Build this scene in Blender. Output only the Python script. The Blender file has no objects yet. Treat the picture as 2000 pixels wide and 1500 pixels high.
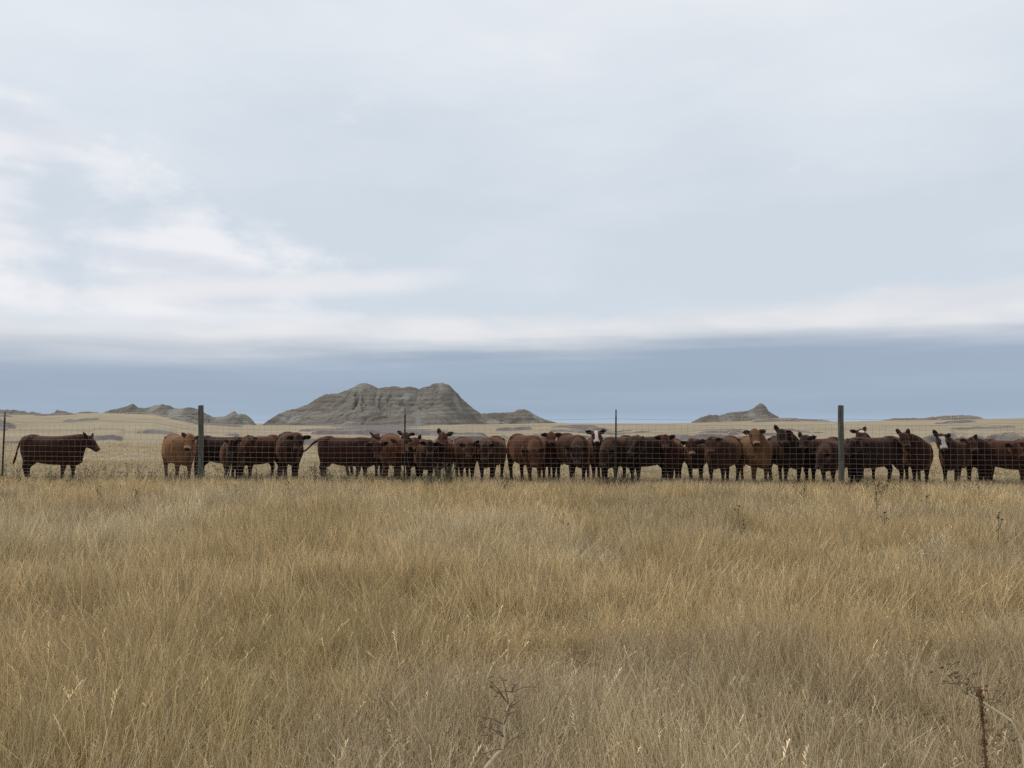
import bpy, bmesh, math, random
import numpy as np
from mathutils import Vector, Matrix

R = math.radians
random.seed(7)
rng = np.random.default_rng(11)
scene = bpy.context.scene
COL = scene.collection

# ------------------------------------------------------------------ camera
CAM_H = 1.65
F = 1600.0                       # focal length in photo pixels (2000 px wide)
PITCH = math.atan(72.0 / F)
cam_data = bpy.data.cameras.new("camera")
cam_data.sensor_width = 36.0
cam_data.lens = 36.0 * F / 2000.0
cam_data.clip_start = 0.1
cam_data.clip_end = 20000.0
cam = bpy.data.objects.new("camera", cam_data)
cam.location = (0, 0, CAM_H)
cam.rotation_euler = (math.pi / 2 + PITCH, 0, 0)
COL.objects.link(cam)
scene.camera = cam

# ------------------------------------------------------------------ exposure
scene.view_settings.view_transform = 'Standard'
scene.view_settings.look = 'None'
scene.view_settings.exposure = 0.32
scene.view_settings.gamma = 1.0
scene.view_settings.use_curve_mapping = False
scene.render.engine = 'CYCLES'
scene.cycles.use_denoising = False
scene.cycles.max_bounces = 4
scene.cycles.diffuse_bounces = 2
scene.cycles.glossy_bounces = 2
scene.cycles.transmission_bounces = 2
scene.cycles.volume_bounces = 0
scene.cycles.caustics_reflective = False
scene.cycles.caustics_refractive = False

# ------------------------------------------------------------------ sun
SUN_AZ, SUN_EL = R(-50), R(58)          # azimuth from +Y towards +X
sun_data = bpy.data.lights.new("sun", 'SUN')
sun_data.energy = 1.5
sun_data.angle = R(25)
sun_data.color = (1.0, 0.95, 0.88)
sun = bpy.data.objects.new("sun", sun_data)
sd = Vector((math.sin(SUN_AZ) * math.cos(SUN_EL), math.cos(SUN_AZ) * math.cos(SUN_EL), math.sin(SUN_EL)))
sun.rotation_euler = sd.to_track_quat('Z', 'Y').to_euler()
sun.location = (-20, 20, 60)
COL.objects.link(sun)


class NT:
    """tiny node-tree helper"""
    def __init__(self, tree):
        self.t = tree
        self.n = tree.nodes
        self.l = tree.links

    def new(self, typ, **kw):
        nd = self.n.new(typ)
        for k, v in kw.items():
            setattr(nd, k, v)
        return nd

    def put(self, sock, v):
        if isinstance(v, bpy.types.NodeSocket):
            self.l.new(v, sock)
        else:
            sock.default_value = v

    def math(self, op, a, b=0.0, c=0.0, clamp=False):
        nd = self.new('ShaderNodeMath', operation=op)
        nd.use_clamp = clamp
        self.put(nd.inputs[0], a); self.put(nd.inputs[1], b); self.put(nd.inputs[2], c)
        return nd.outputs[0]

    def sstep(self, v, lo, hi, a=0.0, b=1.0):
        nd = self.new('ShaderNodeMapRange', interpolation_type='SMOOTHSTEP')
        self.put(nd.inputs[0], v)
        for i, q in enumerate((lo, hi, a, b)):
            self.put(nd.inputs[1 + i], q)
        return nd.outputs[0]

    def mix(self, f, a, b, mode='MIX'):
        nd = self.new('ShaderNodeMix', data_type='RGBA', blend_type=mode)
        self.put(nd.inputs[0], f)
        self.put(nd.inputs[6], a if isinstance(a, bpy.types.NodeSocket) else (*a, 1))
        self.put(nd.inputs[7], b if isinstance(b, bpy.types.NodeSocket) else (*b, 1))
        return nd.outputs[2]

    def noise(self, vec, scale, detail=4.0, rough=0.5, dist=0.0):
        nd = self.new('ShaderNodeTexNoise')
        if vec is not None:
            self.l.new(vec, nd.inputs['Vector'])
        nd.inputs['Scale'].default_value = scale
        nd.inputs['Detail'].default_value = detail
        nd.inputs['Roughness'].default_value = rough
        nd.inputs['Distortion'].default_value = dist
        return nd.outputs[0]

    def comb(self, x, y, z):
        nd = self.new('ShaderNodeCombineXYZ')
        for i, q in enumerate((x, y, z)):
            self.put(nd.inputs[i], q)
        return nd.outputs[0]

    def sep(self, v):
        nd = self.new('ShaderNodeSeparateXYZ')
        self.l.new(v, nd.inputs[0])
        return nd.outputs

    def ramp(self, fac, stops):
        nd = self.new('ShaderNodeValToRGB')
        els = nd.color_ramp.elements
        while len(els) < len(stops):
            els.new(0.5)
        for e, (p, c) in zip(els, stops):
            e.position = p
            e.color = (*c, 1)
        self.put(nd.inputs[0], fac)
        return nd.outputs[0]


# ------------------------------------------------------------------ sky (world)
world = bpy.data.worlds.new("World")
scene.world = world
world.use_nodes = True
W = NT(world.node_tree)
W.n.clear()
tc = W.new('ShaderNodeTexCoord')
D = tc.outputs['Generated']
dx, dy, dz = W.sep(D)
hor = W.math('SQRT', W.math('ADD', W.math('MULTIPLY', dx, dx), W.math('MULTIPLY', dy, dy)))
el = W.math('DIVIDE', dz, W.math('MAXIMUM', hor, 0.02))           # tan of elevation
az = W.math('ARCTAN2', dx, dy)                                    # 0 ahead, + to the right
# cloud layers seen in perspective: plane coordinates of a high deck
dzp = W.math('ADD', W.math('MAXIMUM', dz, 0.0), 0.12)
deck = W.comb(W.math('DIVIDE', dx, dzp), W.math('DIVIDE', dy, dzp), 0.0)
n_big = W.noise(deck, 0.55, 3, 0.52, 0.0)
n_mid = W.noise(deck, 1.6, 2, 0.55, 0.0)
azel = W.comb(az, W.math('MULTIPLY', el, 2.6), 0.0)
n_soft = W.noise(azel, 3.2, 4, 0.55, 0.0)
n_puff = W.noise(W.comb(az, W.math('MULTIPLY', el, 1.75), 3.7), 6.4, 5, 0.58, 0.0)
n_shade = W.noise(W.comb(az, W.math('MULTIPLY', el, 4.5), 1.7), 4.2, 3, 0.5, 0.0)
n_edge = W.noise(W.comb(az, W.math('MULTIPLY', el, 3.0), 9.0), 5.0, 4, 0.55, 0.0)
# high overcast sheet
hi = W.math('ADD', W.math('MULTIPLY', W.sstep(el, 0.20, 0.58), 0.62),
            W.math('MULTIPLY', W.math('SUBTRACT', n_big, 0.5), 1.3), clamp=True)
hi = W.math('ADD', hi, W.math('MULTIPLY', W.math('SUBTRACT', n_soft, 0.5), 0.80), clamp=True)
sheet = W.mix(hi, (0.610, 0.680, 0.755), (0.880, 0.893, 0.922))
# heaped clouds on the left, reaching further right the lower they lie
az_edge = W.math('MULTIPLY_ADD', W.math('SUBTRACT', 0.42, el), 1.55, -0.60)
rel_az = W.math('SUBTRACT', az, az_edge)
leftness = W.math('MULTIPLY', W.sstep(rel_az, 0.16, -0.28), W.sstep(az, -2.2, -1.5))
leftness = W.math('ADD', leftness, W.math('MULTIPLY', W.sstep(az, 1.5, 2.3), 0.6), clamp=True)
pe = W.math('MULTIPLY', W.sstep(el, 0.08, 0.13), W.sstep(el, 0.52, 0.30))
puff_in = W.math('ADD', W.math('MULTIPLY', leftness, 0.46), W.math('MULTIPLY', W.math('SUBTRACT', n_puff, 0.5), 1.5))
puff = W.math('MULTIPLY', W.sstep(puff_in, 0.12, 0.46), pe)
puffcol = W.mix(W.sstep(n_shade, 0.34, 0.62), (0.680, 0.705, 0.765), (0.905, 0.890, 0.910))
sky1 = W.mix(W.math('MULTIPLY', puff, 0.78), sheet, puffcol)
# a thin spur of cloud climbing to the right above the bank
spur_d = W.math('ABSOLUTE', W.math('SUBTRACT', el, W.math('MULTIPLY_ADD', az, 0.10, W.math('MULTIPLY_ADD', n_puff, 0.03, 0.170))))
spur = W.math('MULTIPLY', W.sstep(spur_d, 0.020, 0.002), W.math('MULTIPLY', W.sstep(az, -0.03, -0.16), W.sstep(az, -0.62, -0.40)))
sky1 = W.mix(W.math('MULTIPLY', spur, 0.75), sky1, (0.820, 0.815, 0.835))
# long pale bank whose feathered foot lies over the clear strip
wob = W.math('MULTIPLY', W.math('SUBTRACT', n_edge, 0.5), 0.060)
foot = W.math('ADD', W.sstep(az, -0.6, 0.5, 0.090, 0.108), W.math('MULTIPLY', wob, 0.30))
rise = W.math('SUBTRACT', el, foot)
topw = W.math('ADD', W.math('MULTIPLY', wob, 0.8), W.sstep(az, 0.05, 0.60, 0.024, 0.045))
bank = W.math('SUBTRACT', 1.0, W.sstep(W.math('SUBTRACT', rise, topw), -0.018, 0.012))
bankcol = W.mix(W.sstep(n_mid, 0.3, 0.7), (0.710, 0.728, 0.765), (0.810, 0.802, 0.815))
sky2 = W.mix(W.math('MULTIPLY', bank, 0.90), sky1, bankcol)
# strip below the bank: distant blue-grey air, streaked
streak = W.noise(W.comb(az, W.math('MULTIPLY', el, 16.0), 5.0), 2.4, 4, 0.55, 0.0)
feather = W.math('ADD', rise, W.math('MULTIPLY', W.math('SUBTRACT', streak, 0.5), 0.040))
under = W.math('SUBTRACT', 1.0, W.sstep(feather, W.sstep(az, -0.1, -0.6, -0.028, -0.044), W.sstep(az, -0.1, -0.6, 0.010, 0.022)))
low = W.mix(W.sstep(el, 0.0, 0.10), (0.318, 0.405, 0.522), (0.325, 0.402, 0.512))
low = W.mix(W.math('MULTIPLY', W.sstep(streak, 0.40, 0.70), 0.45), low, (0.370, 0.460, 0.585))
low = W.mix(W.math('MULTIPLY', W.sstep(az, 0.1, 0.75), 0.20), low, (0.415, 0.495, 0.600))
low = W.mix(W.sstep(el, 0.014, -0.004, 0.0, 0.6), low, (0.420, 0.535, 0.680))
sky3 = W.mix(under, sky2, low)
nish = W.new('ShaderNodeTexSky', sky_type='NISHITA')
nish.sun_disc = False
nish.sun_elevation = SUN_EL
nish.sun_rotation = SUN_AZ
nish.air_density = 1.0
nish.dust_density = 2.0
bg_clear = W.new('ShaderNodeBackground')
W.l.new(nish.outputs[0], bg_clear.inputs[0])
bg_clear.inputs[1].default_value = 0.08
bg_cloud = W.new('ShaderNodeBackground')
W.l.new(sky3, bg_cloud.inputs[0])
bg_cloud.inputs[1].default_value = 0.84
mixw = W.new('ShaderNodeMixShader')
mixw.inputs[0].default_value = 0.94            # cloud cover
W.l.new(bg_clear.outputs[0], mixw.inputs[1])
W.l.new(bg_cloud.outputs[0], mixw.inputs[2])
outw = W.new('ShaderNodeOutputWorld')
W.l.new(mixw.outputs[0], outw.inputs[0])
world.cycles.sampling_method = 'MANUAL'
world.cycles.sample_map_resolution = 1024

# ------------------------------------------------------------------ helpers
CP, SP = math.cos(PITCH), math.sin(PITCH)


def ray(px, py):
    """direction (per metre of +Y) through a photo pixel"""
    u, v = (px - 1000.0) / F, (750.0 - py) / F
    y = CP - v * SP
    z = SP + v * CP
    return u / y, z / y


def at(px, py, Y):
    a, b = ray(px, py)
    return Vector((a * Y, Y, CAM_H + b * Y))


def px_x(px, Y):
    return ray(px, 820)[0] * Y


def z_at(py, Y):
    return CAM_H + ray(1000, py)[1] * Y


def hash2(ix, iy, seed):
    h = (ix.astype(np.int64) * 374761393 + iy.astype(np.int64) * 668265263 + seed * 1442695041) & 0x7fffffff
    h = ((h ^ (h >> 13)) * 1274126177) & 0x7fffffff
    h = ((h ^ (h >> 16)) * 60493) & 0x7fffffff
    return ((h ^ (h >> 11)) & 0xffff) / 65535.0


def vnoise(x, y, seed=0):
    x = np.asarray(x, float); y = np.asarray(y, float)
    ix = np.floor(x); iy = np.floor(y)
    fx = x - ix; fy = y - iy
    fx = fx * fx * fx * (fx * (fx * 6 - 15) + 10)
    fy = fy * fy * fy * (fy * (fy * 6 - 15) + 10)
    a = hash2(ix, iy, seed); b = hash2(ix + 1, iy, seed)
    c = hash2(ix, iy + 1, seed); d = hash2(ix + 1, iy + 1, seed)
    return (a * (1 - fx) + b * fx) * (1 - fy) + (c * (1 - fx) + d * fx) * fy


def fbm(x, y, seed=0, octv=4, gain=0.5):
    x = np.asarray(x, float); y = np.asarray(y, float)
    s = np.zeros(np.broadcast(x, y).shape); a = 1.0; t = 0.0
    for i in range(octv):
        s = s + a * vnoise(x * 2 ** i + 17.3 * i, y * 2 ** i - 9.1 * i, seed + i)
        t += a; a *= gain
    return s / t


def ss(v, lo, hi):
    t = np.clip((np.asarray(v, float) - lo) / (hi - lo), 0, 1)
    return t * t * (3 - 2 * t)


def link(o, parent=None):
    COL.objects.link(o)
    if parent is not None:
        o.parent = parent
    return o


def mesh_obj(name, verts, faces, mat, parent=None, smooth=False):
    me = bpy.data.meshes.new(name)
    me.from_pydata([tuple(v) for v in verts], [], faces)
    if smooth:
        me.polygons.foreach_set('use_smooth', [True] * len(me.polygons))
    me.update()
    if mat:
        me.materials.append(mat)
    return link(bpy.data.objects.new(name, me), parent)


def empty(name, loc, rz=0.0):
    o = bpy.data.objects.new(name, None)
    o.location = loc
    o.rotation_euler = (0, 0, rz)
    o.empty_display_size = 0.2
    return link(o)


def tag(o, label=None, cat=None, group=None, kind=None):
    if label: o['label'] = label
    if cat: o['category'] = cat
    if group: o['group'] = group
    if kind: o['kind'] = kind
    return o


class MB:
    """collects vertices and faces"""
    def __init__(self):
        self.v = []; self.f = []; self.c = []

    def add(self, vs, fs, col=None):
        o = len(self.v)
        self.v += [tuple(p) for p in vs]
        self.f += [tuple(i + o for i in q) for q in fs]
        self.c += [col] * len(vs)

    def tube(self, pts, rad, n=6, up=None, col=None):
        """loft through pts; rad = list of r or (lateral, vertical)"""
        pts = [Vector(p) for p in pts]
        rings = []
        prev = None
        for i, p in enumerate(pts):
            t = (pts[min(i + 1, len(pts) - 1)] - pts[max(i - 1, 0)]).normalized()
            ref = Vector(up) if up is not None else (prev or (Vector((0, 0, 1)) if abs(t.z) < 0.8 else Vector((1, 0, 0))))
            s = t.cross(ref)
            if s.length < 1e-4:
                s = t.cross(Vector((0.3, 1, 0.2)))
            s.normalize()
            u2 = s.cross(t).normalized()
            prev = u2
            ra, rb = rad[i] if isinstance(rad[i], (tuple, list)) else (rad[i], rad[i])
            rings.append([p + s * (math.cos(2 * math.pi * k / n) * ra) + u2 * (math.sin(2 * math.pi * k / n) * rb) for k in range(n)])
        vs = [q for r in rings for q in r]
        fs = []
        for i in range(len(pts) - 1):
            for k in range(n):
                a = i * n + k; b = i * n + (k + 1) % n
                fs.append((a, b, b + n, a + n))
        fs.append(tuple(range(n - 1, -1, -1)))
        fs.append(tuple(range((len(pts) - 1) * n, len(pts) * n)))
        self.add(vs, fs, col)

    def ball(self, c, r, col=None, n=6, m=4, sc=(1, 1, 1)):
        vs = [(c[0], c[1], c[2] + r * sc[2])]
        for j in range(1, m):
            ph = math.pi * j / m
            for k in range(n):
                a = 2 * math.pi * k / n
                vs.append((c[0] + r * sc[0] * math.sin(ph) * math.cos(a), c[1] + r * sc[1] * math.sin(ph) * math.sin(a), c[2] + r * sc[2] * math.cos(ph)))
        vs.append((c[0], c[1], c[2] - r * sc[2]))
        fs = [(0, 1 + k, 1 + (k + 1) % n) for k in range(n)]
        for j in range(m - 2):
            for k in range(n):
                a = 1 + j * n + k; b = 1 + j * n + (k + 1) % n
                fs.append((a, a + n, b + n, b))
        e = len(vs) - 1; o = 1 + (m - 2) * n
        fs += [(e, o + (k + 1) % n, o + k) for k in range(n)]
        self.add(vs, fs, col)

    def ribbon(self, pts, wid, side, col=None):
        vs = []
        side = Vector(side)
        for p, w in zip(pts, wid):
            vs += [Vector(p) - side * w * 0.5, Vector(p) + side * w * 0.5]
        fs = [(2 * i, 2 * i + 1, 2 * i + 3, 2 * i + 2) for i in range(len(pts) - 1)]
        self.add(vs, fs, col)

    def mesh(self, name, mat=None, smooth=False, attr=None):
        me = bpy.data.meshes.new(name)
        me.from_pydata(self.v, [], self.f)
        if smooth:
            me.polygons.foreach_set('use_smooth', [True] * len(me.polygons))
        if attr:
            a = me.attributes.new(attr, 'FLOAT_COLOR', 'POINT')
            a.data.foreach_set('color', np.array([(*(c or (1, 1, 1)), 1.0) for c in self.c], float).ravel())
        if mat:
            me.materials.append(mat)
        me.update()
        return me

    def obj(self, name, mat=None, parent=None, smooth=False, attr=None):
        return link(bpy.data.objects.new(name, self.mesh(name, mat, smooth, attr)), parent)


def material(name, rough=0.9, spec=0.2):
    m = bpy.data.materials.new(name)
    m.use_nodes = True
    N = NT(m.node_tree)
    b = m.node_tree.nodes['Principled BSDF']
    b.inputs['Roughness'].default_value = rough
    b.inputs['Specular IOR Level'].default_value = spec
    return m, N, b


def bump(N, b, h, strength, dist):
    nd = N.new('ShaderNodeBump')
    nd.inputs['Strength'].default_value = strength
    nd.inputs['Distance'].default_value = dist
    N.put(nd.inputs['Height'], h)
    N.l.new(nd.outputs[0], b.inputs['Normal'])


# ------------------------------------------------------------------ materials
# open ground: dry grass where it is level, bare clay where it is steep
M_ground, N, b = material('prairie_ground', 0.95, 0.1)
geo = N.new('ShaderNodeNewGeometry')
P = geo.outputs['Position']
nz = N.sep(geo.outputs['True Normal'])[2]
n1 = N.noise(P, 0.035, 5, 0.6)
n2 = N.noise(P, 0.30, 6, 0.6)
gx_, gy_, gz_ = N.sep(P)
nb = N.noise(N.comb(N.math('MULTIPLY', gx_, 0.12), gy_, 0.0), 0.055, 5, 0.65)
n3 = N.noise(P, 3.0, 6, 0.65)
straw = N.mix(N.sstep(n2, 0.30, 0.70), (0.230, 0.188, 0.126), (0.322, 0.270, 0.186))
straw = N.mix(N.sstep(n1, 0.40, 0.68, 0, 0.75), straw, (0.320, 0.270, 0.180))
straw = N.mix(N.sstep(n3, 0.45, 0.75, 0, 0.45), straw, (0.265, 0.212, 0.135))
straw = N.mix(N.sstep(nb, 0.50, 0.64, 0, 0.70), straw, (0.205, 0.165, 0.112))
n4 = N.noise(P, 0.012, 4, 0.6, 0.5)
straw = N.mix(N.sstep(n4, 0.52, 0.66, 0, 0.4), straw, (0.400, 0.340, 0.235))
clay = N.mix(N.sstep(n2, 0.3, 0.7), (0.105, 0.092, 0.085), (0.190, 0.170, 0.155))
wear = N.new('ShaderNodeAttribute', attribute_name='clay')
fac = N.sstep(N.math('ADD', wear.outputs['Fac'], N.math('MULTIPLY', N.math('SUBTRACT', n2, 0.5), 0.9)), 0.35, 0.65)
N.l.new(N.mix(fac, straw, clay), b.inputs['Base Color'])
bump(N, b, N.math('ADD', N.math('MULTIPLY', n3, 0.6), n2), 0.6, 0.25)

# butte clay: level beds of grey, buff and dull red
M_butte, N, b = material('butte_clay', 0.95, 0.1)
geo = N.new('ShaderNodeNewGeometry')
P = geo.outputs['Position']
x, y, z = N.sep(P)
nz = N.sep(geo.outputs['True Normal'])[2]
warp = N.noise(P, 0.02, 4, 0.5)
bedc = N.comb(N.math('MULTIPLY', x, 0.004), N.math('MULTIPLY', y, 0.004), N.math('ADD', z, N.math('MULTIPLY', warp, 14.0)))
bed1 = N.noise(bedc, 0.22, 3, 0.6)
bed2 = N.noise(bedc, 0.75, 3, 0.6)
colr = N.ramp(bed1, [(0.30, (0.142, 0.128, 0.110)), (0.42, (0.188, 0.172, 0.148)), (0.50, (0.160, 0.130, 0.108)),
                     (0.56, (0.205, 0.190, 0.164)), (0.68, (0.165, 0.152, 0.131))])
colr = N.mix(N.sstep(bed2, 0.53, 0.64, 0, 0.55), colr, (0.240, 0.234, 0.212))
colr = N.mix(N.sstep(bed2, 0.45, 0.36, 0, 0.60), colr, (0.115, 0.106, 0.095))
blot = N.noise(P, 0.05, 6, 0.65)
colr = N.mix(N.sstep(blot, 0.45, 0.70, 0, 0.6), colr, (0.140, 0.136, 0.115))
pale = N.noise(P, 0.028, 4, 0.5)
colr = N.mix(N.math('MULTIPLY', N.sstep(pale, 0.54, 0.62), 0.62), colr, (0.285, 0.284, 0.258))
scrub = N.noise(P, 0.33, 5, 0.6)
colr = N.mix(N.sstep(scrub, 0.60, 0.68, 0, 0.55), colr, (0.085, 0.085, 0.060))
N.l.new(colr, b.inputs['Base Color'])
bump(N, b, N.math('ADD', N.noise(P, 0.25, 6, 0.65), N.math('MULTIPLY', bed2, 0.4)), 0.8, 2.0)

# grass blades
M_grass = bpy.data.materials.new('dry_grass_blades')
M_grass.use_nodes = True
N = NT(M_grass.node_tree)
N.n.clear()
ti = N.new('ShaderNodeAttribute', attribute_name='tint', attribute_type='INSTANCER')
bl = N.new('ShaderNodeAttribute', attribute_name='blade', attribute_type='GEOMETRY')
gc = N.mix(1.0, ti.outputs['Color'], bl.outputs['Color'], 'MULTIPLY')
df = N.new('ShaderNodeBsdfDiffuse'); tr = N.new('ShaderNodeBsdfTranslucent')
N.l.new(gc, df.inputs[0]); N.l.new(gc, tr.inputs[0])
mx = N.new('ShaderNodeMixShader'); mx.inputs[0].default_value = 0.27
N.l.new(df.outputs[0], mx.inputs[1]); N.l.new(tr.outputs[0], mx.inputs[2])
ot = N.new('ShaderNodeOutputMaterial'); N.l.new(mx.outputs[0], ot.inputs[0])

# cattle hide
M_hide, N, b = material('cattle_hide', 0.8, 0.12)
at_c = N.new('ShaderNodeAttribute', attribute_name='coat')
tcn = N.new('ShaderNodeTexCoord')
h1 = N.noise(tcn.outputs['Object'], 5.0, 4, 0.6)
h2 = N.noise(N.comb(*[N.math('MULTIPLY', q, s) for q, s in zip(N.sep(tcn.outputs['Object']), (60, 60, 18))]), 1.0, 3, 0.6)
hv = N.math('ADD', N.math('MULTIPLY', h1, 0.7), N.math('MULTIPLY', h2, 0.5))
N.l.new(N.mix(1.0, at_c.outputs['Color'], N.ramp(hv, [(0.35, (0.60, 0.58, 0.58)), (0.85, (1.40, 1.36, 1.32))]), 'MULTIPLY'), b.inputs['Base Color'])
b.inputs['Sheen Weight'].default_value = 0.27
b.inputs['Sheen Roughness'].default_value = 0.42
b.inputs['Sheen Tint'].default_value = (1.0, 0.46, 0.22, 1)
bump(N, b, N.math('ADD', h2, h1), 0.35, 0.02)

# weathered timber
M_wood, N, b = material('weathered_wood', 0.9, 0.15)
tcn = N.new('ShaderNodeTexCoord')
x, y, z = N.sep(tcn.outputs['Object'])
g = N.noise(N.comb(N.math('MULTIPLY', x, 30), N.math('MULTIPLY', y, 30), N.math('MULTIPLY', z, 2.5)), 1.0, 5, 0.65)
g2 = N.noise(tcn.outputs['Object'], 3.0, 4, 0.6)
wc = N.ramp(g, [(0.3, (0.045, 0.043, 0.037)), (0.55, (0.115, 0.112, 0.098)), (0.8, (0.19, 0.185, 0.165))])
wc = N.mix(N.sstep(g2, 0.5, 0.7, 0, 0.5), wc, (0.075, 0.078, 0.055))
N.l.new(wc, b.inputs['Base Color'])
bump(N, b, g, 0.6, 0.01)

M_steel, N, b = material('dark_painted_steel', 0.7, 0.3)
tcn = N.new('ShaderNodeTexCoord')
N.l.new(N.ramp(N.noise(tcn.outputs['Object'], 8, 4, 0.6), [(0.35, (0.016, 0.019, 0.017)), (0.7, (0.045, 0.038, 0.030))]), b.inputs['Base Color'])
M_tip, N, b = material('faded_post_tip', 0.75, 0.3)
tcn = N.new('ShaderNodeTexCoord')
N.l.new(N.ramp(N.noise(tcn.outputs['Object'], 12, 3, 0.6), [(0.35, (0.10, 0.11, 0.12)), (0.7, (0.22, 0.23, 0.24))]), b.inputs['Base Color'])
M_wire, N, b = material('galvanised_wire', 0.55, 0.5)
tcn = N.new('ShaderNodeTexCoord')
N.l.new(N.ramp(N.noise(tcn.outputs['Object'], 1.5, 5, 0.7), [(0.35, (0.12, 0.108, 0.098)), (0.6, (0.25, 0.24, 0.23))]), b.inputs['Base Color'])
b.inputs['Metallic'].default_value = 0.3


def plant_mat(name, lo, hi, scale=9.0):
    m, N, b = material(name, 0.9, 0.1)
    tcn = N.new('ShaderNodeTexCoord')
    N.l.new(N.ramp(N.noise(tcn.outputs['Object'], scale, 4, 0.6), [(0.35, lo), (0.68, hi)]), b.inputs['Base Color'])
    return m


M_stem = plant_mat('pale_dry_stem', (0.50, 0.41, 0.27), (0.72, 0.62, 0.45))
M_dark = plant_mat('dark_seed_heads', (0.022, 0.016, 0.011), (0.065, 0.045, 0.028))
M_burr = plant_mat('brown_burrs', (0.130, 0.092, 0.054), (0.250, 0.190, 0.118), 40)
M_dock = plant_mat('rust_brown_seeds', (0.110, 0.062, 0.035), (0.220, 0.130, 0.072), 30)
M_sage = plant_mat('sage_leaves', (0.130, 0.140, 0.098), (0.270, 0.275, 0.200))
M_brush = plant_mat('grey_brown_brush', (0.070, 0.062, 0.046), (0.150, 0.135, 0.100))
# ------------------------------------------------------------------ the open ground
SKY_PX = np.array([-900, -300, 0, 100, 200, 300, 345, 400, 500, 650, 1000, 1095, 1150, 1205, 1250, 1330, 1400, 1530, 1640, 1750, 1900, 2000, 2600], float)
SKY_PY = np.array([818, 814, 815.5, 815, 813, 815, 820, 826, 831, 832, 829, 826.5, 829, 832, 828.5, 827, 825, 821.5, 824.0, 822, 820, 819, 820], float)
RS = 700.0
#        px0,  px1,  distance, height  (small eroded banks facing the camera)
BANKS = [(178, 246, 72, 0.34), (258, 350, 90, 0.28), (232, 345, 380, 0.9), (325, 402, 300, 0.9), (120, 200, 150, 0.35),
         (545, 735, 61, 0.45), (596, 760, 170, 0.8), (835, 1010, 64, 0.52), (962, 1045, 230, 0.9), (1000, 1060, 78, 0.35),
         (1285, 1450, 74, 0.42), (1420, 1490, 62, 0.50), (1770, 2110, 70, 0.60), (1712, 1928, 560, 1.7), (1488, 1565, 640, 1.2),
         (-300, 60, 110, 0.45), (2150, 2500, 85, 0.5), (60, 170, 260, 0.5), (1060, 1230, 120, 0.30), (430, 560, 105, 0.3)]

_rb = random.Random(44)
for _ in range(34):
    _r = math.exp(_rb.uniform(math.log(58), math.log(620)))
    _p = _rb.uniform(-250, 2250)
    BANKS.append((_p, _p + _rb.uniform(60, 200), _r, _r * _rb.uniform(0.0014, 0.0032)))


def ground_z(X, Y, want_clay=False):
    X = np.asarray(X, float); Y = np.asarray(Y, float)
    r = np.sqrt(X * X + Y * Y) + 1e-6
    front = ss(Y / r, 0.15, 0.5)
    px = 1000 + F * np.clip(X / np.maximum(Y, 0.2 * r), -3, 3)
    zs = CAM_H + (822 - np.interp(px, SKY_PX, SKY_PY)) / F * RS
    zs = zs * front
    w = ss(np.log(r), math.log(55), math.log(RS))
    z = zs * w
    far = ss(np.log(r), math.log(RS * 1.05), math.log(4200))
    z = z * (1 - far) + (-25.0) * far
    amp = np.clip((r - 24) / 80, 0, 1) * 0.5 + np.clip((r - 150) / 600, 0, 1) * 1.0
    z = z + (fbm(X / 22, Y / 22, 3, 4) - 0.5) * amp * 0.8 * (1 - far)
    z = z + (fbm(X / 90, Y / 90, 8, 3) - 0.5) * np.clip((r - 60) / 300, 0, 1) * 0.8 * (1 - far)
    z = z + (fbm(X / 1.3, Y / 1.3, 5, 3) - 0.5) * 0.05
    clay = np.zeros_like(z)
    shp = z.shape
    z = z.ravel().copy(); clay = clay.ravel(); r_, px_, fr_ = r.ravel(), px.ravel(), front.ravel()
    for k, (a, b2, dist, h) in enumerate(BANKS):
        sel = np.nonzero((px_ > a) & (px_ < b2) & (r_ > dist * 0.7) & (r_ < dist * 2.0))[0]
        if len(sel) == 0:
            continue
        px1, r1 = px_[sel], r_[sel]
        q = (px1 - a) / (b2 - a)
        win = ss(4 * q * (1 - q), 0.0, 0.6) * fr_[sel]
        win = win * np.clip(0.05 + 2.0 * fbm(px1 / 30.0, px1 * 0 + k, 90 + k, 3), 0, 1.0)
        d = dist * (1 + 0.12 * (fbm(px1 / 45.0, px1 * 0 + k, 20 + k, 2) - 0.5) + 0.010 * (vnoise(px1 / 7.0, px1 * 0 + k, 60 + k) - 0.5))
        step = ss(r1, d - 0.006 * dist - 0.25, d + 0.006 * dist + 0.25)
        dec = 1 - ss(r1, d + 0.05 * dist, d + 0.75 * dist)
        dip = ss(r1, d * 0.86, d * 0.985) * (1 - ss(r1, d * 0.985, d * 1.0))
        z[sel] += win * (h * step * dec - 0.12 * h * dip)
        c1 = 0.95 * ss(win + 0.9 * (fbm(px1 / 16.0, r1 / 2.5, 140 + k, 3) - 0.5), 0.15, 0.50) * ss(r1, d * 0.972, d * 0.99) * (1 - ss(r1, d * 1.004, d * 1.014))
        clay[sel] = np.maximum(clay[sel], c1)
    z = z.reshape(shp); clay = clay.reshape(shp)
    # bare wash running out from the foot of the large butte
    pw = px + (fbm(X / 60, Y / 60, 410, 3) - 0.5) * 230 + (r - 300) * 0.05
    wash = ss(pw, 640, 740) * (1 - ss(pw, 815, 905)) * ss(r + (fbm(X / 25, Y / 25, 411, 3) - 0.5) * 60, 80, 120) * (1 - ss(r, 1100, 1400)) * front
    wash2 = ss(px, 330, 380) * (1 - ss(px, 455, 500)) * ss(r, 330, 420) * (1 - ss(r, 1500, 1600)) * front
    clay = np.maximum(clay, np.maximum(wash * 0.95, wash2 * 0.8))
    return (z, clay) if want_clay else z


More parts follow.
